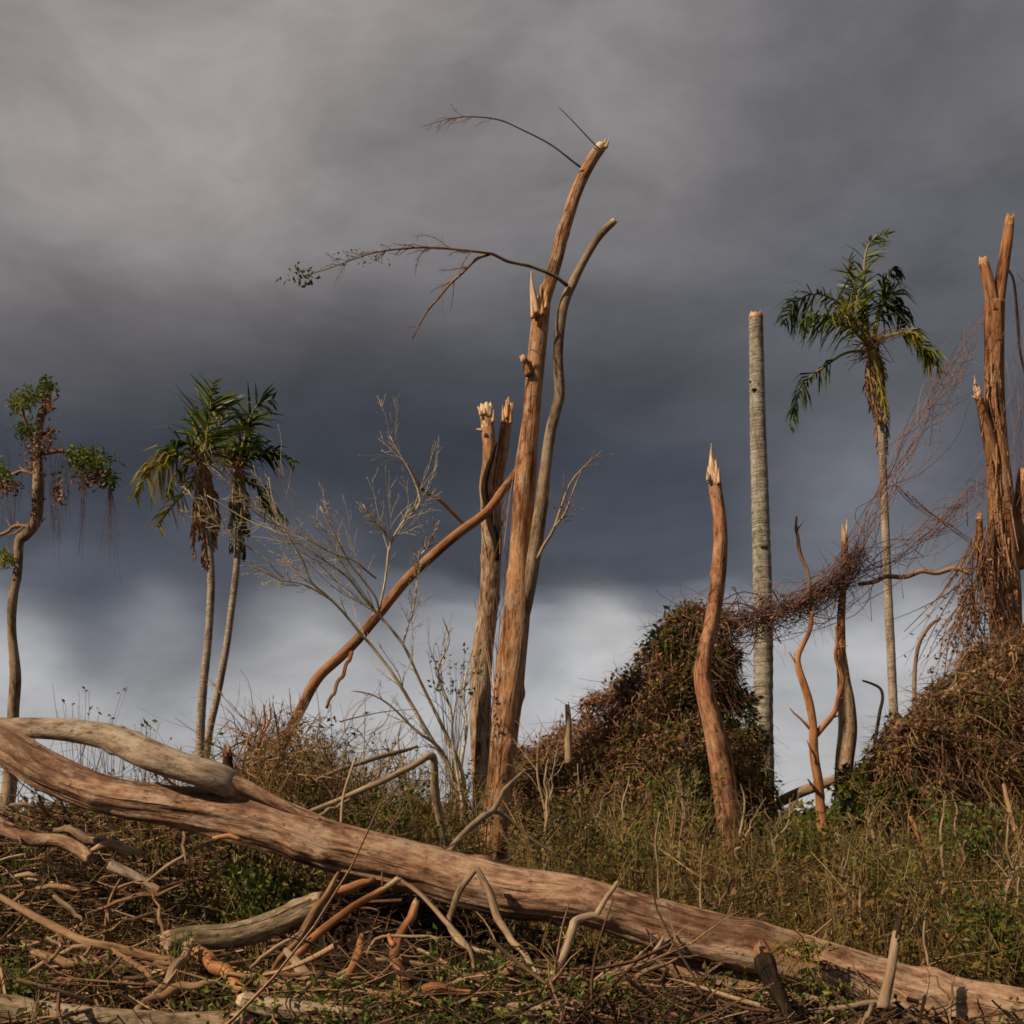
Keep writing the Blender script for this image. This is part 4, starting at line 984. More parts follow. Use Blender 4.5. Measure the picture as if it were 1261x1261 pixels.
for k, (x, y0, y1, Y, w, lab) in enumerate([
        (671, 893, 1080, 14.5, 2.6, 'leafless grey sapling close right of the tall trunk'),
        (722, 940, 1080, 13.5, 2.4, 'thin leafless sapling before the left slope of the vine heap'),
        (768, 955, 1085, 13.0, 2.6, 'forked dry sapling before the middle of the vine heap'),
        (838, 950, 1080, 14.0, 3.0, 'brown dry sapling just left of the curving stump'),
        (918, 965, 1080, 14.5, 2.6, 'dry twiggy sapling between the curving stump and grey palm trunk'),
        (965, 985, 1085, 13.5, 2.4, 'dry twiggy sapling just right of the grey palm trunk'),
        (1066, 985, 1090, 14.0, 2.8, 'dry sapling standing below the green vine curtain'),
        (1188, 975, 1090, 13.5, 2.6, 'twiggy dry sapling standing before the right vine heap'),
        (1238, 1000, 1120, 12.0, 3.0, 'bushy dry sapling by the right edge below the heap'),
        (462, 915, 1060, 13.5, 2.6, 'dry twiggy sapling behind the bent sapling'),
        (505, 885, 1060, 14.5, 2.6, 'tall dry sapling between the bent sapling and the bare one'),
        (405, 880, 1030, 14.5, 2.6, 'dry bush stem on the bank right of the leaning stem foot'),
        (1020, 1040, 1150, 11.5, 2.6, 'dry sapling among weeds below the Y-shaped young tree'),
        (905, 1070, 1150, 10.8, 2.4, 'short dry sapling among weeds just above the charred snag')]):
    r_ = np.random.default_rng(900 + k); j = r_.normal(0, 9, 4); h_ = y1 - y0
    one('dry_sapling', lab, 'sapling', 'stick_grey' if k % 2 else 'stick_pale', [(x + j[0] * .3, y1 + 50, w), (x, y1, w), (x + j[0], y1 - h_ * .4, w * .8), (x + j[1], y1 - h_ * .75, w * .55), (x + j[1] + j[2], y0, w * .2)], Y, 6, .08, twigs=9, tw_len=.34, tw_lv=3, rough=.15, wander=.02,
        prongs=[([(x + j[0], y1 - h_ * .35, w * .7), (x + j[0] + j[3] * 2, y1 - h_ * .6, w * .5), (x + j[0] + j[3] * 3.4, y1 - h_ * .85, w * .2)], (Y, Y - .2))])

# ------------------------------------------------------------------ palms
def frond(t, path, Y, leaf, mat, droop=.5, side=(0, 1, 0), n=44, r0=2.2, seed=0, tip=0.0, w=.05, name='frond', rachis='palm_yellow', t_in=.12):
    n = int(n * (1.0 if name == 'frond' else 1.5)); leaf *= 1.2 if name == 'frond' else 1.5; w *= .8 if name == 'frond' else 1.0; droop = droop if name == 'frond' else 1.5
    rg = np.random.default_rng(seed)
    pth = [(x, y, r0 * (1 - .8 * i / (len(path) - 1))) for i, (x, y) in enumerate(path)]
    q, r = px(pth, Y)
    p, rr = spline(q, r, .08)
    g = Geo(); tube(p[::2] if len(p) > 8 else p, rr[::2] if len(p) > 8 else rr, 5, .2, g=g, seed=seed)
    g.r = [np.full_like(x, .6) for x in g.r]; g.m = [np.zeros_like(x) for x in g.m]
    tt, _, _ = frames(p)
    sv = np.array(side, float)
    s = rg.uniform(t_in, 1, n * 2); i = np.clip((s * (len(p) - 1)).astype(int), 0, len(p) - 1)
    sg = np.where(np.arange(n * 2) % 2, 1.0, -1.0)
    T = tt[i]; S = np.cross(T, sv); S /= np.linalg.norm(S, axis=1)[:, None] + 1e-6
    d = S * sg[:, None] * .75 + T * .65 + np.cross(S, T) * rg.normal(0, .3, (n * 2, 1)) + rg.normal(0, .16, (n * 2, 3)) + np.array([.18, 0, 0])
    d[:, 2] -= droop * .5
    d /= np.linalg.norm(d, axis=1)[:, None]
    tear = np.sin(s * rg.uniform(9, 16) + sg * rg.uniform(0, 3) + rg.uniform(0, 6))
    ln = np.where(tear < -.55, .25, 1.0) * leaf * np.sin(np.clip(s * 2.7 + .35, 0, 3.0)) ** .7 * rg.uniform(.5, 1.15, n * 2) + leaf * .10
    base = p[i]; mid = base + d * ln[:, None] * .5
    d2 = d.copy(); d2[:, 2] -= droop * 1.1; d2 /= np.linalg.norm(d2, axis=1)[:, None]
    end = mid + d2 * ln[:, None] * .5
    nn = np.cross(d, rg.normal(0, 1, (n * 2, 3))); nn /= np.linalg.norm(nn, axis=1)[:, None] + 1e-6
    V = np.stack([base - nn * w * .4, base + nn * w * .4, mid + nn * w * .5, mid - nn * w * .5, end + nn * w * .08, end - nn * w * .08], 1)
    k = np.arange(n * 2)[:, None] * 6
    f = np.concatenate([k + np.array([[0, 1, 2, 3]]), k + np.array([[3, 2, 4, 5]])])
    g.add(V.reshape(-1, 3), f, None, np.repeat(rg.uniform(0, 1, n * 2), 6), 1)
    return g.build(name, [rachis, mat], t, smooth=False)


def palm(label, base, trunk, Y, crown, seed):
    t = thing('palm_tree', label, 'palm tree', P(*base, Y))
    q, r = px(trunk, Y)
    r = r * .86; tube(q, r, 14, .09, rough=.05, rings=.02, seed=seed).build('trunk', ['bark_palm_warm', 'raw_wood'], t)
    # fibrous crown base
    rg = np.random.default_rng(seed); g = Geo(); n = 70
    c = P(crown[0], crown[1], Y)
    p0 = c + rg.normal(0, 1, (n, 3)) * [.10, .10, .16]
    dd = np.column_stack([rg.normal(0, .5, n), rg.normal(0, .5, n), rg.uniform(-1, .6, n)])
    sticks(g, p0, dd, rg.uniform(.3, .9, n), rg.uniform(.012, .03, n), rg.uniform(0, 1, n), 4, 4, .15, rng=rg)
    g.build('crown_base', 'palm_dead', t)['kind'] = 'stuff'
    return t


YR = 36.0
t = palm('tall living palm with ragged green crown near the right edge', (1103, 1060), [(1104, 1070, 8), (1103, 960, 7), (1101, 890, 6.4), (1097, 800, 6.2), (1093, 720, 6), (1090, 640, 5.6), (1087, 570, 5.4), (1084, 510, 5.2), (1079, 460, 6), (1074, 425, 5)], YR, (1073, 425), 201)
frond(t, [(1071, 425), (1067, 380), (1064, 335), (1068, 305), (1080, 291), (1096, 288)], YR, .75, 'palm_green', .3, n=44, seed=1, w=.06)
frond(t, [(1070, 425), (1062, 390), (1053, 355), (1048, 325), (1045, 318)], (YR, YR - .4), .55, 'palm_green', .1, n=54, seed=2, w=.07)
frond(t, [(1068, 420), (1050, 390), (1025, 368), (1000, 362), (978, 375), (963, 402)], (YR, YR - .8), .95, 'palm_dark', .7, (0, .7, .7), n=68, seed=3, w=.07)
frond(t, [(1068, 424), (1048, 405), (1025, 392), (1000, 388), (985, 402)], (YR, YR - 1.2), .85, 'palm_green', .8, (0, .6, .8), n=59, seed=4, w=.07)
frond(t, [(1069, 420), (1055, 400), (1040, 385), (1030, 378)], (YR, YR - 1.4), .6, 'palm_yellow', .3, n=38, seed=5, w=.06)
frond(t, [(1066, 433), (1050, 433), (1035, 438), (1015, 452), (997, 465), (982, 490), (973, 528)], (YR, YR - .5), .62, 'palm_dark', .9, (0, .9, .3), n=51, seed=6, w=.07, t_in=.3)
frond(t, [(1075, 420), (1082, 380), (1092, 345), (1103, 328), (1108, 345)], (YR, YR + .5), .55, 'palm_dark', .9, (0, .6, .6), n=33, seed=7, w=.07, t_in=.45)
frond(t, [(1076, 420), (1084, 385), (1095, 362), (1108, 372), (1116, 402)], (YR, YR + .6), .8, 'palm_dark', 1.0, (0, .6, .7), n=59, seed=8, w=.08, t_in=.25)
frond(t, [(1078, 420), (1098, 413), (1120, 412), (1140, 430), (1160, 460)], (YR, YR - .5), .7, 'palm_green', .8, (0, .4, .9), n=59, seed=9, w=.08, t_in=.3)
frond(t, [(1080, 418), (1100, 412), (1118, 410), (1135, 416)], (YR, YR - .9), .5, 'palm_yellow', .6, (0, .4, .9), n=33, seed=10, w=.06, t_in=.4)
frond(t, [(1070, 436), (1070, 460), (1076, 490), (1083, 525)], YR - .2, .25, 'palm_dead', .4, n=28, r0=3.6, seed=12, rachis='palm_dead', name='dead_frond')
frond(t, [(1073, 432), (1080, 455), (1087, 490), (1092, 520)], YR - .4, .28, 'palm_yellow', .4, n=28, r0=3.8, seed=13, name='dead_frond')
frond(t, [(1077, 432), (1086, 450), (1090, 500), (1093, 560)], YR + .1, .22, 'palm_dead', .4, n=28, r0=3, seed=14, rachis='palm_dead', name='dead_frond')
frond(t, [(1071, 436), (1067, 470), (1078, 520), (1082, 560)], YR + .2, .2, 'palm_dead', .4, n=28, r0=3, seed=15, rachis='palm_dead', name='dead_frond')

YL = 44.0
t = palm('left palm of the pair with yellowing fronds, behind the trunk', (246, 1050), [(243, 1060, 8), (246, 925, 6.6), (250, 850, 6), (256, 790, 5.6), (260, 720, 5.4), (257, 665, 5.4), (251, 610, 5.6), (247, 570, 5)], YL, (247, 568), 202)
frond(t, [(248, 570), (254, 540), (259, 505), (262, 470)], (YL, YL - .3), 1.25, 'palm_green', .15, n=49, seed=31, w=.10)
frond(t, [(248, 570), (266, 540), (274, 510), (270, 488)], (YL, YL + .4), 1.0, 'palm_green', .2, n=37, seed=32, w=.10)
frond(t, [(246, 570), (236, 550), (222, 542), (208, 550), (202, 570)], (YL, YL - .8), 1.0, 'palm_green', .8, (0, .6, .7), n=37, seed=33, w=.10)
frond(t, [(246, 572), (225, 560), (200, 566), (180, 585), (166, 612)], (YL, YL - 1), 1.1, 'palm_yellow', .8, (0, .6, .8), n=43, seed=34, w=.09)
frond(t, [(246, 575), (232, 600), (215, 620), (200, 640), (194, 652)], (YL, YL - .5), .8, 'palm_yellow', .5, (0, .8, .5), n=28, seed=35, w=.09)
frond(t, [(250, 570), (248, 550), (240, 528), (234, 505)], (YL, YL + .6), .9, 'palm_green', .2, n=31, seed=36, w=.10)
frond(t, [(247, 572), (230, 568), (212, 590), (206, 612)], (YL, YL - 1.5), .7, 'palm_olive' if 'palm_olive' in MATS else 'leaf_olive', .8, (0, .5, .8), n=24, seed=37, w=.09)
for k, (a, b) in enumerate([((243, 590), (238, 690)), ((250, 590), (252, 700)), ((256, 590), (264, 680)), ((247, 585), (246, 665)), ((258, 585), (268, 660))]):
    frond(t, [(247, 572), a, ((a[0] + b[0]) / 2, (a[1] + b[1]) / 2), b], YL - .3 + .15 * k, .34, 'palm_dead', .5, n=27, r0=3.0, seed=40 + k, w=.10, rachis='palm_dead', name='dead_frond')

t = palm('right palm of the pair with dark drooping fronds, behind the trunk', (257, 1050), [(242, 1065, 7.5), (255, 920, 5.6), (268, 855, 5.2), (279, 795, 5), (287, 735, 4.8), (292, 690, 4.8), (294, 630, 5), (291, 578, 4.6)], YL + 1.5, (291, 575), 203)
Yq = YL + 1.5
frond(t, [(291, 576), (300, 545), (308, 515), (318, 498), (338, 490)], (Yq, Yq - .5), .95, 'palm_dark', .4, n=43, seed=51, w=.11)
frond(t, [(292, 578), (310, 562), (330, 558), (350, 562), (362, 572)], (Yq, Yq - .8), .75, 'palm_dark', .6, (0, .6, .7), n=37, seed=52, w=.11)
frond(t, [(293, 582), (315, 598), (335, 620), (348, 645)], (Yq, Yq - .5), .8, 'palm_dark', .8, (0, .6, .7), n=37, seed=53, w=.11)
frond(t, [(290, 576), (286, 550), (292, 530), (300, 520)], (Yq, Yq + .5), .9, 'palm_green', .3, n=37, seed=54, w=.11)
frond(t, [(290, 576), (275, 558), (262, 552), (250, 560)], (Yq, Yq + .3), .8, 'palm_green', .6, (0, .6, .7), n=31, seed=55, w=.10)
frond(t, [(291, 576), (302, 560), (316, 545), (330, 545)], (Yq, Yq + .8), .8, 'palm_green', .6, (0, .6, .7), n=31, seed=56, w=.10)
for k, (a, b) in enumerate([((288, 600), (284, 680)), ((296, 600), (300, 690)), ((300, 595), (304, 665))]):
    frond(t, [(291, 578), a, ((a[0] + b[0]) / 2, (a[1] + b[1]) / 2), b], Yq - .2, .3, 'palm_dark', .5, n=28, r0=3, seed=60 + k, w=.10, rachis='palm_dead', name='dead_frond')


# ------------------------------------------------------------------ leafy tree at the left edge
def left_tree():
    Y = 30.0
    t = thing('storm_stripped_tree', 'crooked stripped tree with leaf tufts and hanging strands, left edge', 'tree', P(10, 1030, Y))
    tr = [(4, 1050, 11), (8, 960, 9.5), (11, 880, 9), (16, 830, 8), (16, 780, 7), (21, 735, 7.4), (27, 700, 7), (27, 668, 7.2), (36, 658, 7), (47, 640, 7.4), (50, 605, 7.4), (51, 575, 6.6), (49, 550, 6), (52, 515, 6), (58, 492, 5), (61, 480, 2.5)]
    q, r = px(tr, Y); r = r * .84; tube(q, r, 18, .06, rough=.26, knots=22, seed=301, wander=.06).build('trunk', ['bark_grey', 'raw_wood'], t)
    limbs = []
    for k, (l, dy) in enumerate([([(52, 558, 3), (70, 556, 2.6), (90, 560, 2.2), (112, 575, 1.6), (135, 588, 1)], -.4), ([(48, 560, 2.4), (36, 530, 1.8), (26, 500, 1.2)], -.3), ([(40, 650, 3), (20, 648, 2.4), (0, 660, 2), (-20, 670, 1.6)], .3), ([(50, 590, 2.4), (30, 580, 2), (10, 585, 1.6), (-10, 590, 1)], .3), ([(24, 690, 2), (14, 690, 1.6), (0, 688, 1)], 0), ([(52, 535, 2), (64, 530, 1.4), (74, 532, .8)], -.2), ([(55, 500, 3), (56, 480, 2), (54, 468, 1)], 0)]):
        q, r = px(l, (Y, Y + dy)); limbs.append((q, r)); tube(q, r, 7, .1, rough=.1, seed=310 + k, wander=.02).build('branch', ['stick_brown', 'raw_wood'], t)
    twig_part(t, limbs, 'stick_brown', 2, 9, .38, 11, rmin=.005)
    twig_part(t, [(px(tr[7:], Y))], 'stick_brown', 2, 16, .10, 12, rmin=.005, rf=.25)
    rg = rng_of('lefttree'); g = Geo(); gd = Geo()
    for (x, y, sx, sy, n, geo, lo, hi) in [(24, 495, 10, 9, 170, g, .2, 1), (36, 488, 9, 8, 90, g, 0, .8), (57, 478, 7, 9, 130, g, 0, .6), (112, 568, 16, 10, 330, g, .1, 1), (98, 560, 10, 7, 120, g, .1, .9), (132, 590, 8, 7, 120, g, 0, .6), (116, 588, 12, 8, 140, gd, 0, 1), (4, 688, 8, 7, 140, g, .5, 1), (0, 582, 8, 9, 120, g, .1, .8), (8, 600, 10, 8, 110, gd, 0, 1), (32, 530, 9, 7, 110, g, 0, .6), (42, 560, 7, 16, 110, gd, 0, 1), (58, 500, 5, 8, 90, gd, 0, 1), (72, 605, 5, 14, 90, gd, 0, 1), (60, 540, 6, 8, 60, gd, 0, 1)]:
        n = int(n * 1.5); c = np.column_stack([rg.normal(x, sx * .78, n), rg.normal(y, sy * .78, n)])
        p = np.array([P(a, b, Y - .4 + rg.normal(0, .35)) for a, b in c])
        leaves(geo, p, rg.normal(0, 1, (n, 3)) + [0, 0, -.3], rg.uniform(.07, .17, n), rg.uniform(lo, hi, n), .5, rg)
    g.build('foliage', 'leaf_fresh', t, smooth=False)['kind'] = 'stuff'
    gd.build('dead_leaves', 'leaf_dead', t, smooth=False)['kind'] = 'stuff'
    g = Geo(); n = 90
    xs = rg.choice([40, 46, 62, 66, 72, 76, 10, 20, 84, 137, 138, 104], n) + rg.normal(0, 4, n)
    ys = rg.uniform(540, 640, n); ys = np.where((xs > 125), rg.uniform(640, 660, n), ys)
    p0 = np.array([P(a, b, Y - .4) for a, b in zip(xs, ys)])
    # the farthest strands hang from the long right branch
    far = xs > 95
    p0[far] = np.array([P(a, rg.uniform(570, 592), Y - .4) for a in np.clip(xs[far], 95, 136)])
    dd = np.column_stack([rg.normal(0, .07, n), rg.normal(0, .05, n), -np.ones(n)])
    ln = np.where(far, rg.uniform(.8, 2.6, n), rg.uniform(.5, 1.5, n))
    sticks(g, p0, dd, ln, rg.uniform(.004, .008, n), rg.uniform(0, .8, n), 7, 3, .05, rng=rg)
    g.build('hanging_strands', 'vine_twig', t)['kind'] = 'stuff'


left_tree()


# ------------------------------------------------------------------ vine heaps
def heap(name, label, blobs, Y, parts, nvine, seed, base, lobes=30):
    nb = len(blobs)
    t = thing(name, label, 'vine heap', base)
    rg = np.random.default_rng(seed)
    for k in range(lobes):
        b = blobs[k % nb]; a = rg.uniform(-.3, 3.44); q = rg.uniform(.75, 1.02); sz = rg.uniform(9, 20)
        blobs.append((b[0] + math.cos(a) * b[2] * q, b[1] - math.sin(a) * b[3] * q, sz, sz * rg.uniform(.6, 1.1), b[4] + rg.uniform(-.6, .1), sz * Y / F))
    cen = np.array([P(b[0], b[1], Y + b[4]) for b in blobs]); rad = np.array([[b[2] * Y / F, b[5], b[3] * Y / F] for b in blobs])
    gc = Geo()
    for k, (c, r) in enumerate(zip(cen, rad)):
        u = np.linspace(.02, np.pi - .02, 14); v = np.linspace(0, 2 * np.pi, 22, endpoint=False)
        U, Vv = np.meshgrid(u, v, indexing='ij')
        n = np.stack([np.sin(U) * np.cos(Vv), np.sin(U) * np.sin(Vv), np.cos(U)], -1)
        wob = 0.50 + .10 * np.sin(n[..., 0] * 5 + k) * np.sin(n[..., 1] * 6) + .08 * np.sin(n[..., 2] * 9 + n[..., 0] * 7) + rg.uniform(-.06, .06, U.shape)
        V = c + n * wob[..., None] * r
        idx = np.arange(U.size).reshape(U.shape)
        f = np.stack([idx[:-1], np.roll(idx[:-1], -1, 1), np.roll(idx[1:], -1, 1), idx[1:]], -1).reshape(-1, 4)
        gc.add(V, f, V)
    gc.build('shade_core', 'shade_core_dark', t)  # dark core added inside the heap to block light and deepen its shade

    def surf(n, sel=None, lo=.72, hi=1.08):
        w = np.array([r[0] * r[2] + r[0] * r[1] for r in rad])
        if sel is not None:
            m = np.zeros(len(w)); m[[j for j in range(len(w)) if j % nb in sel] if len(w) > nb else list(sel)] = 1; w = w * m
        k = rg.choice(len(cen), n, p=w / w.sum())
        d = rg.normal(0, 1, (n, 3)); d /= np.linalg.norm(d, axis=1)[:, None]
        d += .0; d[:, 1] = np.where(rg.uniform(0, 1, n) < .75, -np.abs(d[:, 1]), d[:, 1])
        s = rg.uniform(lo, hi, n) + .16 * np.sin(d[:, 0] * 7 + k * 2) * np.sin(d[:, 2] * 8 + k) + .09 * np.sin(d[:, 0] * 17 + d[:, 1] * 11) * np.sin(d[:, 2] * 19)
        p = cen[k] + d * rad[k] * s[:, None]
        return p, d
    for (pn, mat, n, sel, lo, hi, smin, smax) in parts:
        g = Geo(); p, d = surf(n, sel, lo, hi)
        keep = p[:, 2] > hterr(p[:, 0], p[:, 1]) - .05
        p, d = p[keep], d[keep]; m = len(p)
        clump = .5 + .5 * np.sin(p[:, 0] * 7.1 + 2 * np.sin(p[:, 2] * 5.3)) * np.sin(p[:, 2] * 6.7 + p[:, 1] * 3)
        rn = np.clip(.55 * rg.uniform(0, 1, m) + .45 * clump, 0, 1)
        leaves(g, p, d * .5 + rg.normal(0, .8, (m, 3)) + [0, 0, -.4], rg.uniform(smin, smax, m), rn, .55, rg)
        o = g.build(pn, mat, t, smooth=False); o['kind'] = 'stuff'
    g = Geo()
    p, d = surf(nvine, None, .8, 1.08)
    tg = np.cross(d, rg.normal(0, 1, (nvine, 3))) + [0, 0, -.5] * np.ones((nvine, 1)) + d * .25
    sticks(g, p, tg, rg.uniform(.2, .8, nvine), rg.uniform(.004, .011, nvine), rg.uniform(0, 1, nvine), 7, 3, .35, .35, rg)
    o = g.build('vine_stems', 'vine_brown', t); o['kind'] = 'stuff'
    g = Geo(); m = nvine
    p, d = surf(m, None, .55, 1.1)
    tg = np.cross(d, rg.normal(0, 1, (m, 3))) * .8 + d * rg.uniform(.1, .9, (m, 1)) + [0, 0, .15]
    sticks(g, p, tg, rg.uniform(.12, .55, m), rg.uniform(.0025, .006, m), rg.uniform(.2, 1, m), 6, 3, .4, .3, rg)
    o = g.build('vine_tendrils', 'vine_twig', t); o['kind'] = 'stuff'
    g = Geo(); m = nvine // 6
    p, d = surf(m, None, .9, 1.1)
    sticks(g, p, np.column_stack([rg.normal(0, .25, m), rg.normal(-.1, .2, m), -np.ones(m)]), rg.uniform(.3, 1.1, m), rg.uniform(.003, .008, m), rg.uniform(.2, 1, m), 7, 3, .14, 0, rg)
    o = g.build('hanging_strands', 'vine_brown', t); o['kind'] = 'stuff'
    return t


YH = 21.5
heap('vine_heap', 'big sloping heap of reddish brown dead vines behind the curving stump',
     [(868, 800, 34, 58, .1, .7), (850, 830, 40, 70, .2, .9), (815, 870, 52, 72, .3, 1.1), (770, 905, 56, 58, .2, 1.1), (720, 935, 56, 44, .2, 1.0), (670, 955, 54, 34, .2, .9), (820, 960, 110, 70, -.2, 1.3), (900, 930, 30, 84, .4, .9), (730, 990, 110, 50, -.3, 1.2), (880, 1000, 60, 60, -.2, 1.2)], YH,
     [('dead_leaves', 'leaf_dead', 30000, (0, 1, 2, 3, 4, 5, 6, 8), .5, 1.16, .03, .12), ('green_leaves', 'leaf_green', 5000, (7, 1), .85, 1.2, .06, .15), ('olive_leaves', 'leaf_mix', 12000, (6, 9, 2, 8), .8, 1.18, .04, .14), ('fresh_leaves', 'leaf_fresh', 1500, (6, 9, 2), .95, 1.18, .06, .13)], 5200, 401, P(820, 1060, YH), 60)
YH2 = 20.6
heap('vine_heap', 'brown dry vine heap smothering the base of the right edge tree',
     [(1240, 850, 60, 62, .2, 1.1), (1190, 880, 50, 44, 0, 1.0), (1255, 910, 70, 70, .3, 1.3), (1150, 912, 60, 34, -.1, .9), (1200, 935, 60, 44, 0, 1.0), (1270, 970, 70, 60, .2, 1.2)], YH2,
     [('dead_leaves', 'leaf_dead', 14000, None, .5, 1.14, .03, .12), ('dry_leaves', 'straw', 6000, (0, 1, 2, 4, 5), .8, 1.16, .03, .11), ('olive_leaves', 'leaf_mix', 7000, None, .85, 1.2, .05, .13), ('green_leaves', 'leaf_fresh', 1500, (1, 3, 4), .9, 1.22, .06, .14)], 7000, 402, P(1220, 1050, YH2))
_r = rng_of('curtain blobs')
_bl = []
for k in range(22):
    _x = _r.uniform(1052, 1185); _y = _r.uniform(900, 905 + 100 * math.exp(-((_x - 1085) / 60) ** 2) + 25)
    _s = _r.uniform(11, 24)
    _bl.append((_x, _y, _s * 1.2, _s, _r.uniform(-.5, .4), _s * .016))
heap('vine_curtain', 'dark green leafy vine curtain hanging left of the brown heap', _bl, YH2 - .6,
     [('green_leaves', 'leaf_green', 5200, tuple(k for k in range(22) if _bl[k][0] < 1100), .7, 1.35, .08, .17), ('dead_leaves', 'leaf_dead', 6000, tuple(k for k in range(22) if _bl[k][0] >= 1090), .7, 1.3, .06, .14), ('brown_leaves', 'leaf_mix', 5000, None, .75, 1.3, .06, .14)], 1400, 403, P(1090, 1060, YH2 - .6), 0)


def vine_bridge():
    t = thing('vine_bridge', 'sagging bridge of tangled reddish vines from heap to right tree', 'vines', P(950, 770, 21.5))
    rg = rng_of('bridge')
    A = [(835, 800, 28), (870, 778, 28), (905, 768, 25), (945, 758, 18), (985, 745, 17), (1015, 730, 17), (1040, 706, 15), (1058, 676, 12), (1075, 635, 11), (1098, 588, 9), (1125, 540, 14), (1155, 490, 16), (1185, 440, 12), (1206, 400, 9), (1222, 370, 5)]
    B = [(985, 745, 16), (1030, 730, 22), (1065, 708, 16), (1100, 690, 12), (1140, 660, 12), (1175, 630, 12), (1215, 600, 12), (1240, 580, 8)]
    C = [(1098, 590, 5), (1118, 612, 5), (1140, 630, 4), (1170, 650, 4), (1196, 668, 4)]
    def strands(path, n, lo, hi, Y, r0, r1, g, wob=1.0):
        pp, rr = px(path, Y)
        p, w = spline(pp, rr, .06)
        L = len(p)
        for k in range(n):
            a = rg.uniform(0, 1 - lo); l = rg.uniform(lo, min(hi, 1 - a))
            i0, i1 = int(a * L), min(L - 1, int((a + l) * L))
            if i1 - i0 < 6: continue
            ii = np.linspace(i0, i1, max(5, (i1 - i0) // 5)).astype(int)
            ph = rg.uniform(0, 6.28, 3); fr = rg.uniform(.5, 2.4, 3); am = np.abs(rg.normal(0, .6, 3)) + .1
            s = np.linspace(0, 1, len(ii))
            off = np.stack([np.sin(s * fr[j] * 5 + ph[j]) * am[j] for j in range(3)], -1) * w[ii][:, None] * wob + rg.normal(0, .35, 3) * w[ii][:, None] + rg.normal(0, .012, (len(ii), 3))
            q = p[ii] + off
            tube(q, np.linspace(1, .5, len(ii)) * rg.uniform(r0, r1), 4, .25, g=g, seed=k)
    g = Geo(); strands(A[:8], 85, .15, .7, 21.5, .004, .014, g, 1.3); g.build('thick_tangle', ['vine_twig'] * 2, t)['kind'] = 'stuff'
    g = Geo(); strands(A[4:], 34, .2, .8, 21.6, .003, .008, g, 1.9); strands(A, 14, .5, .98, 21.5, .004, .010, g, 1.5); g.build('rising_vines', ['vine_twig'] * 2, t)['kind'] = 'stuff'
    g = Geo(); strands(B, 40, .25, .9, 21.5, .0035, .009, g, 1.9); g.build('side_vines', ['vine_twig'] * 2, t)['kind'] = 'stuff'
    g = Geo(); strands(C, 4, .8, 1.0, 21.6, .008, .014, g, .5); g.build('cross_vine', ['vine_twig'] * 2, t)
    # short whiskers and curled dead leaves all over the tangle
    pp, rr = px(A[:8], 21.5); p, w = spline(pp, rr, .04)
    n = 750; i = rg.integers(0, len(p), n)
    c = p[i] + rg.normal(0, .6, (n, 3)) * w[i][:, None]
    g = Geo(); sticks(g, c, rg.normal(0, 1, (n, 3)) + [.6, 0, .2], rg.uniform(.12, .55, n), rg.uniform(.003, .007, n), rg.uniform(0, .8, n), 5, 3, .25, .1, rg)
    g.build('twigs', 'vine_twig', t)['kind'] = 'stuff'
    n = 3200; i = (rg.beta(.9, 1.2, n) * (len(p) - 1)).astype(int)
    c = p[i] + rg.normal(0, .45, (n, 3)) * w[i][:, None]
    g = Geo(); leaves(g, c, rg.normal(0, 1, (n, 3)), rg.uniform(.04, .10, n), rg.uniform(0, .9, n), .4, rg)
    g.build('dead_leaves', 'leaf_dead', t, smooth=False)['kind'] = 'stuff'
    # loose ends hanging below
    n = 70; i = rg.integers(0, len(p), n)
    g = Geo(); sticks(g, p[i], rg.normal(0, .4, (n, 3)) + [0, 0, -1], rg.uniform(.3, 1.1, n), rg.uniform(.003, .006, n), rg.uniform(0, .8, n), 6, 3, .2, 0, rg)
    g.build('loose_ends', 'vine_twig', t)['kind'] = 'stuff'


vine_bridge()

# ------------------------------------------------------------------ named plants in the undergrowth
def plant(name, label, cat, x, y, Y, w, h, nst, nl, leaf, mat, seed, lf=.55, stem='straw_dark'):
    """a leafy plant: (x, y) the middle of its foliage in the photo, w and h its size in photo pixels"""
    rg = np.random.default_rng(seed)
    c = P(x, y, Y); hw = w * Y / F / 2; hh = h * Y / F / 2
    gz = float(hterr(c[0], c[1]))
    base = np.array([c[0], c[1], gz])
    t = thing(name, label, cat, base)
    g = Geo(); gl = Geo()
    top = c[2] + hh
    nst = int(nst * 1.6); e = c + rg.normal(0, .5, (nst, 3)) * [hw, hw, 0]; e[:, 2] = c[2] + rg.uniform(-.6, 1, nst) * hh
    p0 = base + rg.normal(0, .25, (nst, 3)) * [hw, hw, 0]
    L = np.linalg.norm(e - p0, axis=1)
    cc = sticks(g, p0, e - p0, L, np.full(nst, .005 * max(1, Y / 15)) * rg.uniform(.7, 1.4, nst), rg.uniform(0, 1, nst), 7, 4, .06, .05, rg)
    k = rg.integers(0, nst, nl); s = rg.integers(2, 7, nl)
    p = cc[k, s] + rg.normal(0, .13 if Y < 14 or nl > 200 else .03, (nl, 3)) * [hw, hw, hh] + rg.normal(0, (.4 if Y < 14 or nl > 200 else .15) * leaf, (nl, 3))
    ok = p[:, 2] > c[2] - hh * 1.3
    p = p[ok]; nl = len(p)
    leaves(gl, p, rg.normal(0, 1, (nl, 3)) + [0, -.3, .1], rg.uniform(.6, 1.3, nl) * leaf, rg.uniform(0, 1, nl), lf, rg)
    g.build('stems', stem, t)['kind'] = 'stuff'; gl.build('foliage', mat, t, smooth=False)['kind'] = 'stuff'
    return t


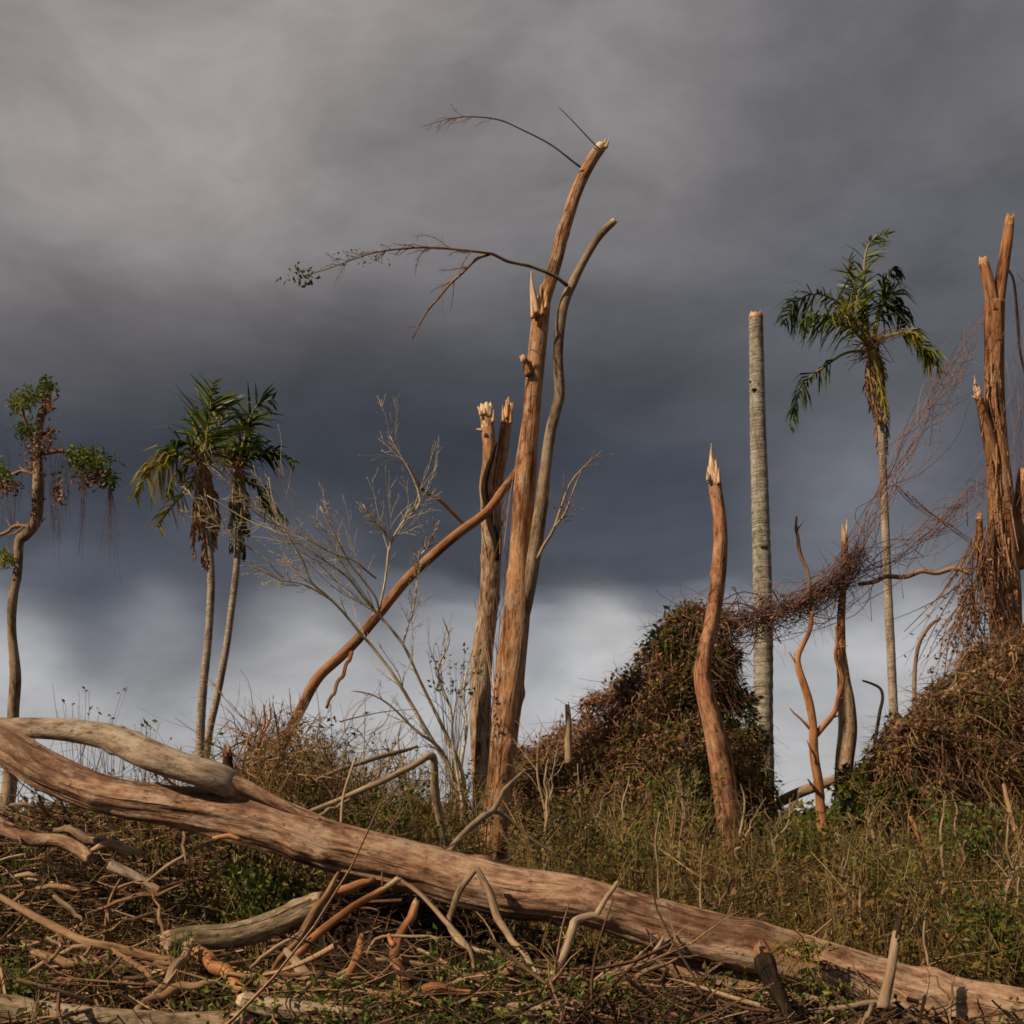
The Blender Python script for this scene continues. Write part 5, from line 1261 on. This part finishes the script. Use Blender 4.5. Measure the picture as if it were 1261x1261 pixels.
PL = [
    ('shrub', 'dark green leafy shrub under the trunk at lower left', 'shrub', 325, 1078, 9.7, 120, 80, 34, 1500, .06, 'leaf_green'),
    ('weed', 'light green weed above the bottom left log', 'weed', 20, 1195, 7.7, 80, 50, 20, 220, .06, 'leaf_bright'),
    ('weed', 'small bright weed at lower left right of the left edge weed', 'weed', 118, 1190, 7.8, 70, 40, 16, 160, .05, 'leaf_green'),
    ('seedling', 'round leaved green seedling beside the broken orange forked branch', 'seedling', 540, 1168, 7.9, 36, 60, 8, 46, .06, 'leaf_bright'),
    ('seedling', 'pale green seedling under the inverted V branch', 'seedling', 614, 1166, 8.1, 50, 34, 8, 50, .05, 'leaf_olive'),
    ('weed', 'green weed at bottom, below the pale crooked branch', 'weed', 738, 1215, 7.5, 60, 30, 12, 120, .05, 'leaf_bright'),
    ('weed', 'leafy weed at the bottom edge, right of the slim branch', 'weed', 790, 1228, 7.4, 60, 36, 12, 140, .05, 'leaf_green'),
    ('weed', 'leafy sprig lying over the bottom left log', 'weed', 40, 1240, 6.9, 46, 50, 10, 60, .06, 'leaf_olive'),
    ('weed', 'tuft of green leaves above the short mossy log', 'weed', 222, 1160, 7.9, 50, 40, 14, 150, .045, 'leaf_green'),
    ('weed', 'pale green weed at bottom right, left of charred snag', 'weed', 872, 1225, 7.6, 46, 60, 12, 110, .05, 'leaf_olive'),
    ('shrub', 'bright green bush at right below the brown vine heap', 'shrub', 1205, 1015, 13.5, 90, 64, 30, 1300, .075, 'leaf_bright'),
    ('shrub', 'green bush at the right edge behind the big trunk', 'shrub', 1222, 1140, 10.2, 96, 90, 30, 1200, .065, 'leaf_green'),
    ('shrub', 'dark green bush at the foot of the grey palm trunk', 'shrub', 982, 1022, 14.5, 110, 60, 30, 1300, .075, 'leaf_green'),
    ('shrub', 'dark green bush left of the curving stump base', 'shrub', 836, 985, 16.5, 80, 80, 28, 1300, .085, 'leaf_green'),
    ('shrub', 'narrow olive bush left of the two-pronged tree', 'shrub', 557, 812, 17.6, 36, 70, 14, 420, .07, 'leaf_olive'),
    ('shrub', 'green bush behind the bent sapling left of centre', 'shrub', 470, 995, 12.4, 130, 80, 34, 1500, .06, 'leaf_green'),
    ('shrub', 'dark bush on the bank where the leaning stem lands', 'shrub', 385, 905, 16.5, 80, 50, 26, 800, .07, 'leaf_mix'),
    ('shrub', 'olive bush at the foot of the tall trunk, right side', 'shrub', 700, 1005, 13.5, 100, 80, 30, 1200, .065, 'leaf_olive'),
    ('shrub', 'yellow green bush at the left foot of the vine heap', 'shrub', 775, 1030, 12.5, 90, 60, 28, 1100, .06, 'leaf_fresh'),
    ('shrub', 'green bush at right between the blackened post and vine curtain', 'shrub', 1085, 1060, 12.0, 90, 60, 28, 1100, .06, 'leaf_fresh'),
    ('weed', 'twiggy dark weed against the sky above the far left limb', 'weed', 100, 862, 22.0, 60, 60, 12, 80, .10, 'leaf_mix'),
    ('weed', 'small leafy weed against the sky above the trunk fork', 'weed', 180, 893, 15.0, 40, 34, 10, 70, .07, 'leaf_green'),
    ('weed', 'wispy weed left of the palm pair behind the pale limb', 'weed', 140, 890, 18.0, 50, 30, 10, 60, .07, 'leaf_olive'),
]
for k, (n, lab, cat, x, y, Y, w, h, ns, nl, lf, mat) in enumerate(PL):
    plant(n, lab, cat, x, y, Y, w, h, ns, nl, lf, mat, 500 + k)

# tuft of strap leaves growing on the trunk
rg = rng_of('tuft'); g = Geo(); n = 70
p0 = P(985, 1166, 8.36) + rg.normal(0, 1, (n, 3)) * [.09, .02, .02]
dd = np.column_stack([rg.normal(-.3, .7, n), -np.abs(rg.normal(.6, .3, n)), rg.normal(-.1, .5, n)])
sticks(g, p0, dd, rg.uniform(.12, .34, n), rg.uniform(.004, .009, n), rg.uniform(0, 1, n), 5, 3, .25, .35, rg, .15)
tag(g.build('grass_tuft', 'palm_yellow', loc=P(985, 1185, 8.4)), 'yellow green grass tuft drooping over the trunk by charred snag', 'grass tuft')

# ------------------------------------------------------------------ uncountable stuff: weeds, straw, litter
def stuff(g, name, mat, label, cat, smooth=False):
    o = g.build(name, mat, smooth=smooth); o['kind'] = 'stuff'; o['label'] = label; o['category'] = cat
    return o


def undergrowth():
    rg = np.random.default_rng(77)
    # standing weeds: behind the trunk, thicker to the right
    N = 9000
    Y = np.concatenate([9.5 + (rg.uniform(0, 1, N) ** 1.4) * 24, rg.uniform(30, 62, 2600)]); N = len(Y)
    X = rg.uniform(-.47, .47, N) * Y
    cl = np.sin(X * 1.7 + 3 * np.sin(Y * .8)) * np.sin(Y * 1.3 + X * .9)
    xp = X / Y * F + 630.5
    dens = np.where(xp > 600, 1.0, np.where((xp > 300) | (Y > 16), .85, .3))
    keep = (rg.uniform(0, 1, N) < dens * (.62 + .38 * cl)) & ~((X < 1.8) & (Y < 10.5))
    X, Y, cl, xp = X[keep], Y[keep], cl[keep], xp[keep]; N = len(X)
    near = np.clip((Y - 9.5) / 4, .2, 1)
    h = (.65 + 1.25 * rg.beta(2, 3, N) + .30 * cl) * (.5 + .5 * near)
    # weeds stay low where the trunks rise clear of them
    cap = np.interp(xp, [0, 120, 300, 330, 430, 575, 598, 655, 675, 850, 868, 1022, 1045, 1261], [950, 915, 930, 895, 910, 975, 1062, 1062, 970, 970, 1025, 990, 965, 965]) + rg.uniform(0, 45, N)
    zt = CZ + (HY - cap) / F * Y
    h = np.clip(np.minimum(h, zt - hterr(X, Y)), .25, 2.3)
    p0 = np.column_stack([X, Y, hterr(X, Y) - .03])
    d = np.column_stack([rg.normal(0, .22, N), rg.normal(0, .22, N), np.ones(N)])
    g = Geo()
    c = sticks(g, p0, d, h, rg.uniform(.004, .009, N), rg.beta(1.6, 1.6, N), 6, 3, .12, .03, rg)
    stuff(g, 'weed_stalks', 'straw_dark', 'dry upright weed stalks filling the ground behind the trunk', 'weeds')
    # leaves on them
    per = 5
    k = np.repeat(np.arange(N), per); s = rg.integers(1, 6, N * per)
    p = c[k, s] + rg.normal(0, .05, (N * per, 3))
    patch = np.clip(.5 + .75 * np.sin(X * 1.1 + 1.5 * np.sin(Y * .7) + 1) * np.sin(Y * .6 + X * .4), 0, 1)
    rn = np.clip(rg.beta(1.3, 1.5, N * per) * .6 + .5 * (1 - patch[k]) - .05, 0, 1)
    g = Geo(); leaves(g, p, rg.normal(0, 1, (N * per, 3)) + [0, 0, .15], rg.uniform(.035, .10, N * per) * np.where(Y > 28, 2.0, 1.0)[k], rn, .5, rg)
    stuff(g, 'weed_leaves', 'leaf_mix', 'olive and brown leaves of the weeds behind the trunk', 'weeds')
    # denser bushy clumps that break the weeds into humps and hollows
    C = 190
    Yc = 10.4 + rg.uniform(0, 1, C) ** 1.3 * 22; xc = rg.uniform(-20, 1290, C); kc = (xc > 300) | (Yc > 15.5); Yc, xc = Yc[kc], xc[kc]; C = len(xc); Xc = (xc - 630.5) / F * Yc
    capc = np.interp(xc, [0, 120, 300, 330, 430, 575, 598, 655, 675, 850, 868, 1022, 1045, 1261], [965, 925, 935, 900, 915, 975, 1065, 1065, 965, 965, 1025, 990, 955, 955]) + rg.uniform(0, 40, C)
    kc = ~((xc > 575) & (xc < 680) & (Yc < 18)); Yc, xc, Xc, capc = Yc[kc], xc[kc], Xc[kc], capc[kc]; C = len(xc)
    ztop = np.minimum(CZ + (HY - capc) / F * Yc, hterr(Xc, Yc) + rg.uniform(.5, 1.9, C) * np.clip((Yc - 8.5) / 4, .3, 1))
    tone = rg.uniform(0, 1, C)
    gs = Geo(); gl = Geo()
    for j in range(C):
        hc = max(.3, ztop[j] - float(hterr(Xc[j], Yc[j]))); wc = rg.uniform(.3, .75); m = int(34 + 60 * wc)
        a = rg.uniform(0, 6.28, m); q = np.sqrt(rg.uniform(0, 1, m)) * wc
        bx = Xc[j] + np.cos(a) * q * .4; by = Yc[j] + np.sin(a) * q * .4
        p0 = np.column_stack([bx, by, hterr(bx, by) - .03])
        tip = np.column_stack([Xc[j] + np.cos(a) * q * 1.2, Yc[j] + np.sin(a) * q * 1.2, p0[:, 2] + hc * (1 - .55 * (q / wc) ** 2) * rg.uniform(.55, 1.08, m)])
        c = sticks(gs, p0, tip - p0, np.linalg.norm(tip - p0, axis=1), rg.uniform(.003, .008, m), np.clip(rg.beta(1.6, 1.8, m) * .7 + .35 * tone[j], 0, 1), 6, 3, .08, .06, rg)
        e = m * 6; kk = rg.integers(0, m, e); ss = rg.integers(2, 6, e)
        pl = c[kk, ss] + rg.normal(0, .06, (e, 3))
        leaves(gl, pl, rg.normal(0, 1, (e, 3)), rg.uniform(.03, .095, e), np.clip(rg.beta(1.5, 1.8, e) * .6 + tone[j] * .55 - .08, 0, 1), .5, rg)
    stuff(gs, 'bush_stalks', 'straw_dark', 'stalks of the bushy weed clumps behind the trunk', 'weeds')
    stuff(gl, 'bush_leaves', 'leaf_mix', 'leaves of the bushy weed clumps behind the trunk', 'weeds')
    # tall single straw stalks standing above the rest
    M = 900
    Yt = rg.uniform(10.2, 22, M); xt = rg.uniform(300, 1270, M); Xt = (xt - 630.5) / F * Yt
    kt = ~((xt > 590) & (xt < 660)); Yt, xt, Xt = Yt[kt], xt[kt], Xt[kt]; M = len(Xt)
    p0 = np.column_stack([Xt, Yt, hterr(Xt, Yt)])
    g = Geo(); sticks(g, p0, np.column_stack([rg.normal(0, .16, M), rg.normal(0, .16, M), np.ones(M)]), rg.uniform(.6, 1.5, M) * np.clip((Yt - 8) / 5, .5, 1), rg.uniform(.004, .010, M), rg.uniform(.45, 1, M), 8, 4, .12, .03, rg)
    stuff(g, 'tall_stalks', 'straw', 'tall pale dry stalks standing among the weeds', 'weeds')
    # low bush line far behind
    M = 15000
    Yf = rg.uniform(60, 95, M); Xf = rg.uniform(-.47, .47, M) * Yf
    hump = 1.5 + .55 * np.sin(Xf * .45 + 1) * np.sin(Xf * .17 + Yf * .1) + .35 * np.sin(Xf * 1.3)
    p = np.column_stack([Xf, Yf, hterr(Xf, Yf) + rg.uniform(.05, 1, M) ** .7 * np.maximum(hump, .5)])
    g = Geo(); leaves(g, p, rg.normal(0, 1, (M, 3)), rg.uniform(.25, .6, M), rg.beta(1.4, 2, M), .6, rg)
    stuff(g, 'far_bushes', 'leaf_mix', 'low line of bushes on the horizon far behind', 'bushes')
    # tangle of fallen dead stems among the weeds
    M = 11000
    Y = 9.6 + (rg.uniform(0, 1, M) ** 1.4) * 16; X = rg.uniform(-.46, .46, M) * Y
    p0 = np.column_stack([X, Y, hterr(X, Y) + rg.uniform(0, .95, M) * np.clip((Y - 9.2) / 3, .1, 1)])
    d = rg.normal(0, 1, (M, 3)) * [1, .8, .55]
    kq = ~((X / Y * F + 630.5 < 300) & (Y < 14.5) & (rg.uniform(0, 1, M) < .75)) & ~((X < 1.8) & (Y < 10.4) & (X > -2)) & ~((np.abs(X / Y * F + 5) < 42) & (Y < 18.5)); p0, d = p0[kq], d[kq]; M = len(p0)
    g = Geo(); sticks(g, p0, d, rg.uniform(.2, 1.2, M), np.exp(rg.normal(-5.4, .4, M)), rg.beta(1.6, 1.7, M), 7, 3, .28, .05, rg)
    stuff(g, 'dead_stems', 'straw', 'tangled straw coloured dead stems among the weeds', 'dead stems')
    # dry grass blades fanned over the bank left of centre
    M = 2600
    xpx = rg.uniform(290, 572, M); Yg = rg.uniform(12.0, 16.5, M)
    X = (xpx - 630.5) / F * Yg
    p0 = np.column_stack([X, Yg, hterr(X, Yg)])
    d = np.column_stack([rg.normal(.25, .6, M), rg.normal(-.1, .4, M), np.ones(M)])
    g = Geo(); sticks(g, p0, d, rg.uniform(.3, 1.0, M), rg.uniform(.003, .006, M), rg.beta(2, 1.6, M), 6, 3, .25, .25, rg, .1)
    stuff(g, 'dry_grass', 'straw', 'dry straw grass on the bank left of centre', 'grass')


undergrowth()


def brush(g, rg, p0, d, L, r, rnd, fan=(5, 4), bend=.2, spread=.75, K=6, flat=1.0):
    """branches that fork twice: stems, side shoots, twigs"""
    c = sticks(g, p0, d, L, r, rnd, K, 5, bend, .06, rg, .3)
    for lv, f in enumerate(fan):
        N = len(c); k = np.repeat(np.arange(N), f); m = len(k)
        s = rg.integers(1, c.shape[1] - 1, m)
        t = c[k, s + 1] - c[k, s]; t /= np.linalg.norm(t, axis=1)[:, None] + 1e-9
        dd = t + rg.normal(0, spread, (m, 3)) * [1, 1, flat]
        L = L[k] * rg.uniform(.25, .55, m); r = np.maximum(r[k] * .55, .0022); rnd = np.clip(rnd[k] + rg.normal(0, .12, m), 0, 1)
        c = sticks(g, c[k, s], dd, L, r, rnd, 5, 4 if lv == 0 else 3, bend, .06, rg, .3)
    return c


def scrub():
    rg = np.random.default_rng(99)
    # leafless scrub: fans of dry shoots standing behind the trunk
    n = 520
    Y = 10.8 + rg.uniform(0, 1, n) ** 1.2 * 12; x = rg.uniform(160, 1280, n)
    k = ~((x > 585) & (x < 665) & (Y < 18)); Y, x = Y[k], x[k]; n = len(x)
    X = (x - 630.5) / F * Y
    cap = np.interp(x, [0, 160, 250, 330, 430, 575, 598, 655, 675, 850, 868, 1022, 1045, 1261], [930, 925, 905, 872, 880, 930, 1020, 1020, 930, 940, 1005, 975, 930, 930]) + rg.uniform(0, 70, n)
    zt = CZ + (HY - cap) / F * Y
    h = np.clip(np.minimum(zt - hterr(X, Y), rg.uniform(.6, 2.0, n)), .3, 2.4)
    p0 = np.column_stack([X, Y, hterr(X, Y) - .02])
    d = np.column_stack([rg.normal(0, .32, n), rg.normal(0, .25, n), np.ones(n)])
    g = Geo(); c = brush(g, rg, p0, d, h, rg.uniform(.006, .013, n), rg.beta(2, 1.8, n), (6, 4), .14, .5)
    stuff(g, 'dry_scrub', 'straw', 'leafless dry scrub shoots behind the trunk', 'scrub')
    e = c.shape[0]; kk = rg.integers(0, e, 16000)
    p = c[kk, rg.integers(1, 5, 16000)]
    g = Geo(); leaves(g, p, rg.normal(0, 1, (16000, 3)), rg.uniform(.03, .085, 16000), rg.beta(1.6, 1.6, 16000), .5, rg)
    stuff(g, 'scrub_leaves', 'leaf_mix', 'sparse leaves clinging to the dry scrub', 'scrub')
    # reddish broken roots and twigs heaped where the leaning stem lands
    n = 60
    x = rg.normal(318, 14, n); y = rg.normal(940, 16, n); Y = rg.uniform(12.6, 13.4, n)
    p0 = np.array([P(a, b, q) for a, b, q in zip(x, y, Y)])
    d = np.column_stack([rg.normal(.5, .8, n), rg.normal(0, .4, n), rg.normal(.35, .5, n)])
    g = Geo(); brush(g, rg, p0, d, rg.uniform(.3, .9, n), rg.uniform(.006, .014, n), rg.uniform(.1, .9, n), (4, 3), .2, .6)
    stuff(g, 'root_tangle', 'vine_brown', 'reddish tangle of broken roots above the trunk fork', 'roots')
    # brush pile in the foreground and on the left bank
    n1, n2 = 95, 190
    Y = np.concatenate([rg.uniform(7.1, 8.7, n1), rg.uniform(9.6, 14.5, n2)])
    x = np.concatenate([rg.uniform(-30, 820, n1), rg.uniform(-20, 430, n2)])
    X = (x - 630.5) / F * Y; n = n1 + n2
    p0 = np.column_stack([X, Y, hterr(X, Y) + rg.uniform(0, .22, n)])
    a = rg.uniform(0, 6.28, n)
    d = np.column_stack([np.cos(a), np.sin(a) * .7, rg.uniform(-.05, .4, n) * np.where(Y < 9, .55, 1)])
    g = Geo(); brush(g, rg, p0, d, rg.uniform(.4, 1.3, n), np.exp(rg.normal(-4.55, .4, n)), rg.beta(1.8, 1.6, n), (4, 3), .22, .7, 9, .6)
    stuff(g, 'brush_pile', 'litter', 'tangled broken brush piled before and below the trunk', 'brush', True)


scrub()


def litter():
    rg = np.random.default_rng(88)
    def field(n, x0, x1, y0, y1):
        Y = rg.uniform(y0, y1, n); X = rg.uniform(x0, x1, n) * Y
        return X, Y
    # broken twigs over the foreground and the debris bank at left
    X1, Y1 = field(3600, -.47, .45, 6.2, 9.4)
    X2, Y2 = field(6500, -.48, -.02, 9.3, 15.5)
    X = np.concatenate([X1, X2]); Y = np.concatenate([Y1, Y2]); n = len(X)
    pile = np.where(Y < 9.4, .16, .34)
    p0 = np.column_stack([X, Y, hterr(X, Y) + rg.beta(1, 2, n) * pile])
    d = rg.normal(0, 1, (n, 3)) * [1, .8, .28]
    L = np.exp(rg.normal(-1.35, .55, n)); r = L * rg.uniform(.010, .024, n)
    p0 = p0 - d / np.linalg.norm(d, axis=1)[:, None] * L[:, None] * .5
    p0[:, 2] = np.maximum(p0[:, 2], hterr(p0[:, 0], p0[:, 1]) - .03)
    g = Geo(); sticks(g, p0, d, L, np.clip(r, .0025, .012), rg.beta(1.0, 2.8, n), 7, 4, .24, .04, rg, .5)
    stuff(g, 'twig_litter', 'litter', 'broken twigs littering the ground under and before the trunk', 'twigs')
    # bigger broken sticks
    X1, Y1 = field(80, -.46, .2, 7.4, 8.9); X2, Y2 = field(420, -.48, -.05, 9.4, 15)
    X = np.concatenate([X1, X2]); Y = np.concatenate([Y1, Y2]); n = len(X)
    p0 = np.column_stack([X, Y, hterr(X, Y) + rg.uniform(.02, .28, n)])
    d = rg.normal(0, 1, (n, 3)) * [1, .7, .25]
    L = rg.uniform(.4, 1.3, n); p0 -= d / np.linalg.norm(d, axis=1)[:, None] * L[:, None] * .5
    p0[:, 2] = np.maximum(p0[:, 2], hterr(p0[:, 0], p0[:, 1]) - .02)
    g = Geo(); sticks(g, p0, d, L, rg.uniform(.006, .024, n), rg.beta(1.8, 1.8, n), 11, 6, .22, .03, rg, .35)
    stuff(g, 'broken_sticks', 'litter', 'broken sticks strewn through the twig litter', 'sticks', True)
    # dead leaves
    n = 40000
    X1, Y1 = field(n // 2, -.47, .45, 6.2, 9.6); X2, Y2 = field(n // 2, -.48, .1, 9.4, 16)
    X = np.concatenate([X1, X2]); Y = np.concatenate([Y1, Y2])
    p = np.column_stack([X, Y, hterr(X, Y) + rg.beta(1, 3, len(X)) * .22])
    g = Geo(); leaves(g, p, rg.normal(0, 1, (len(X), 3)) * [1, 1, .5], rg.uniform(.025, .075, len(X)), rg.uniform(0, 1, len(X)), .5, rg)
    stuff(g, 'leaf_litter', 'leaf_rot', 'dead brown leaves scattered over the ground', 'leaf litter')
    # creeping green weeds in patches
    n = 34000
    X1, Y1 = field(n, -.47, .45, 6.3, 13)
    cl = np.sin(X1 * 2.3 + 2 * np.sin(Y1 * 1.9)) * np.sin(Y1 * 2.7 + X1)
    keep = cl + rg.normal(0, .15, n) > .12
    X1, Y1 = X1[keep], Y1[keep]; n = len(X1)
    p = np.column_stack([X1, Y1, hterr(X1, Y1) + rg.uniform(0, .34, n) * np.clip(cl[keep] + .3, .2, 1)])
    g = Geo(); leaves(g, p, rg.normal(0, 1, (n, 3)) + [0, -.2, .2], rg.uniform(.025, .07, n), rg.uniform(0, 1, n), .5, rg)
    stuff(g, 'ground_cover', 'leaf_fresh', 'low creeping green weeds growing through the debris', 'ground cover')


litter()
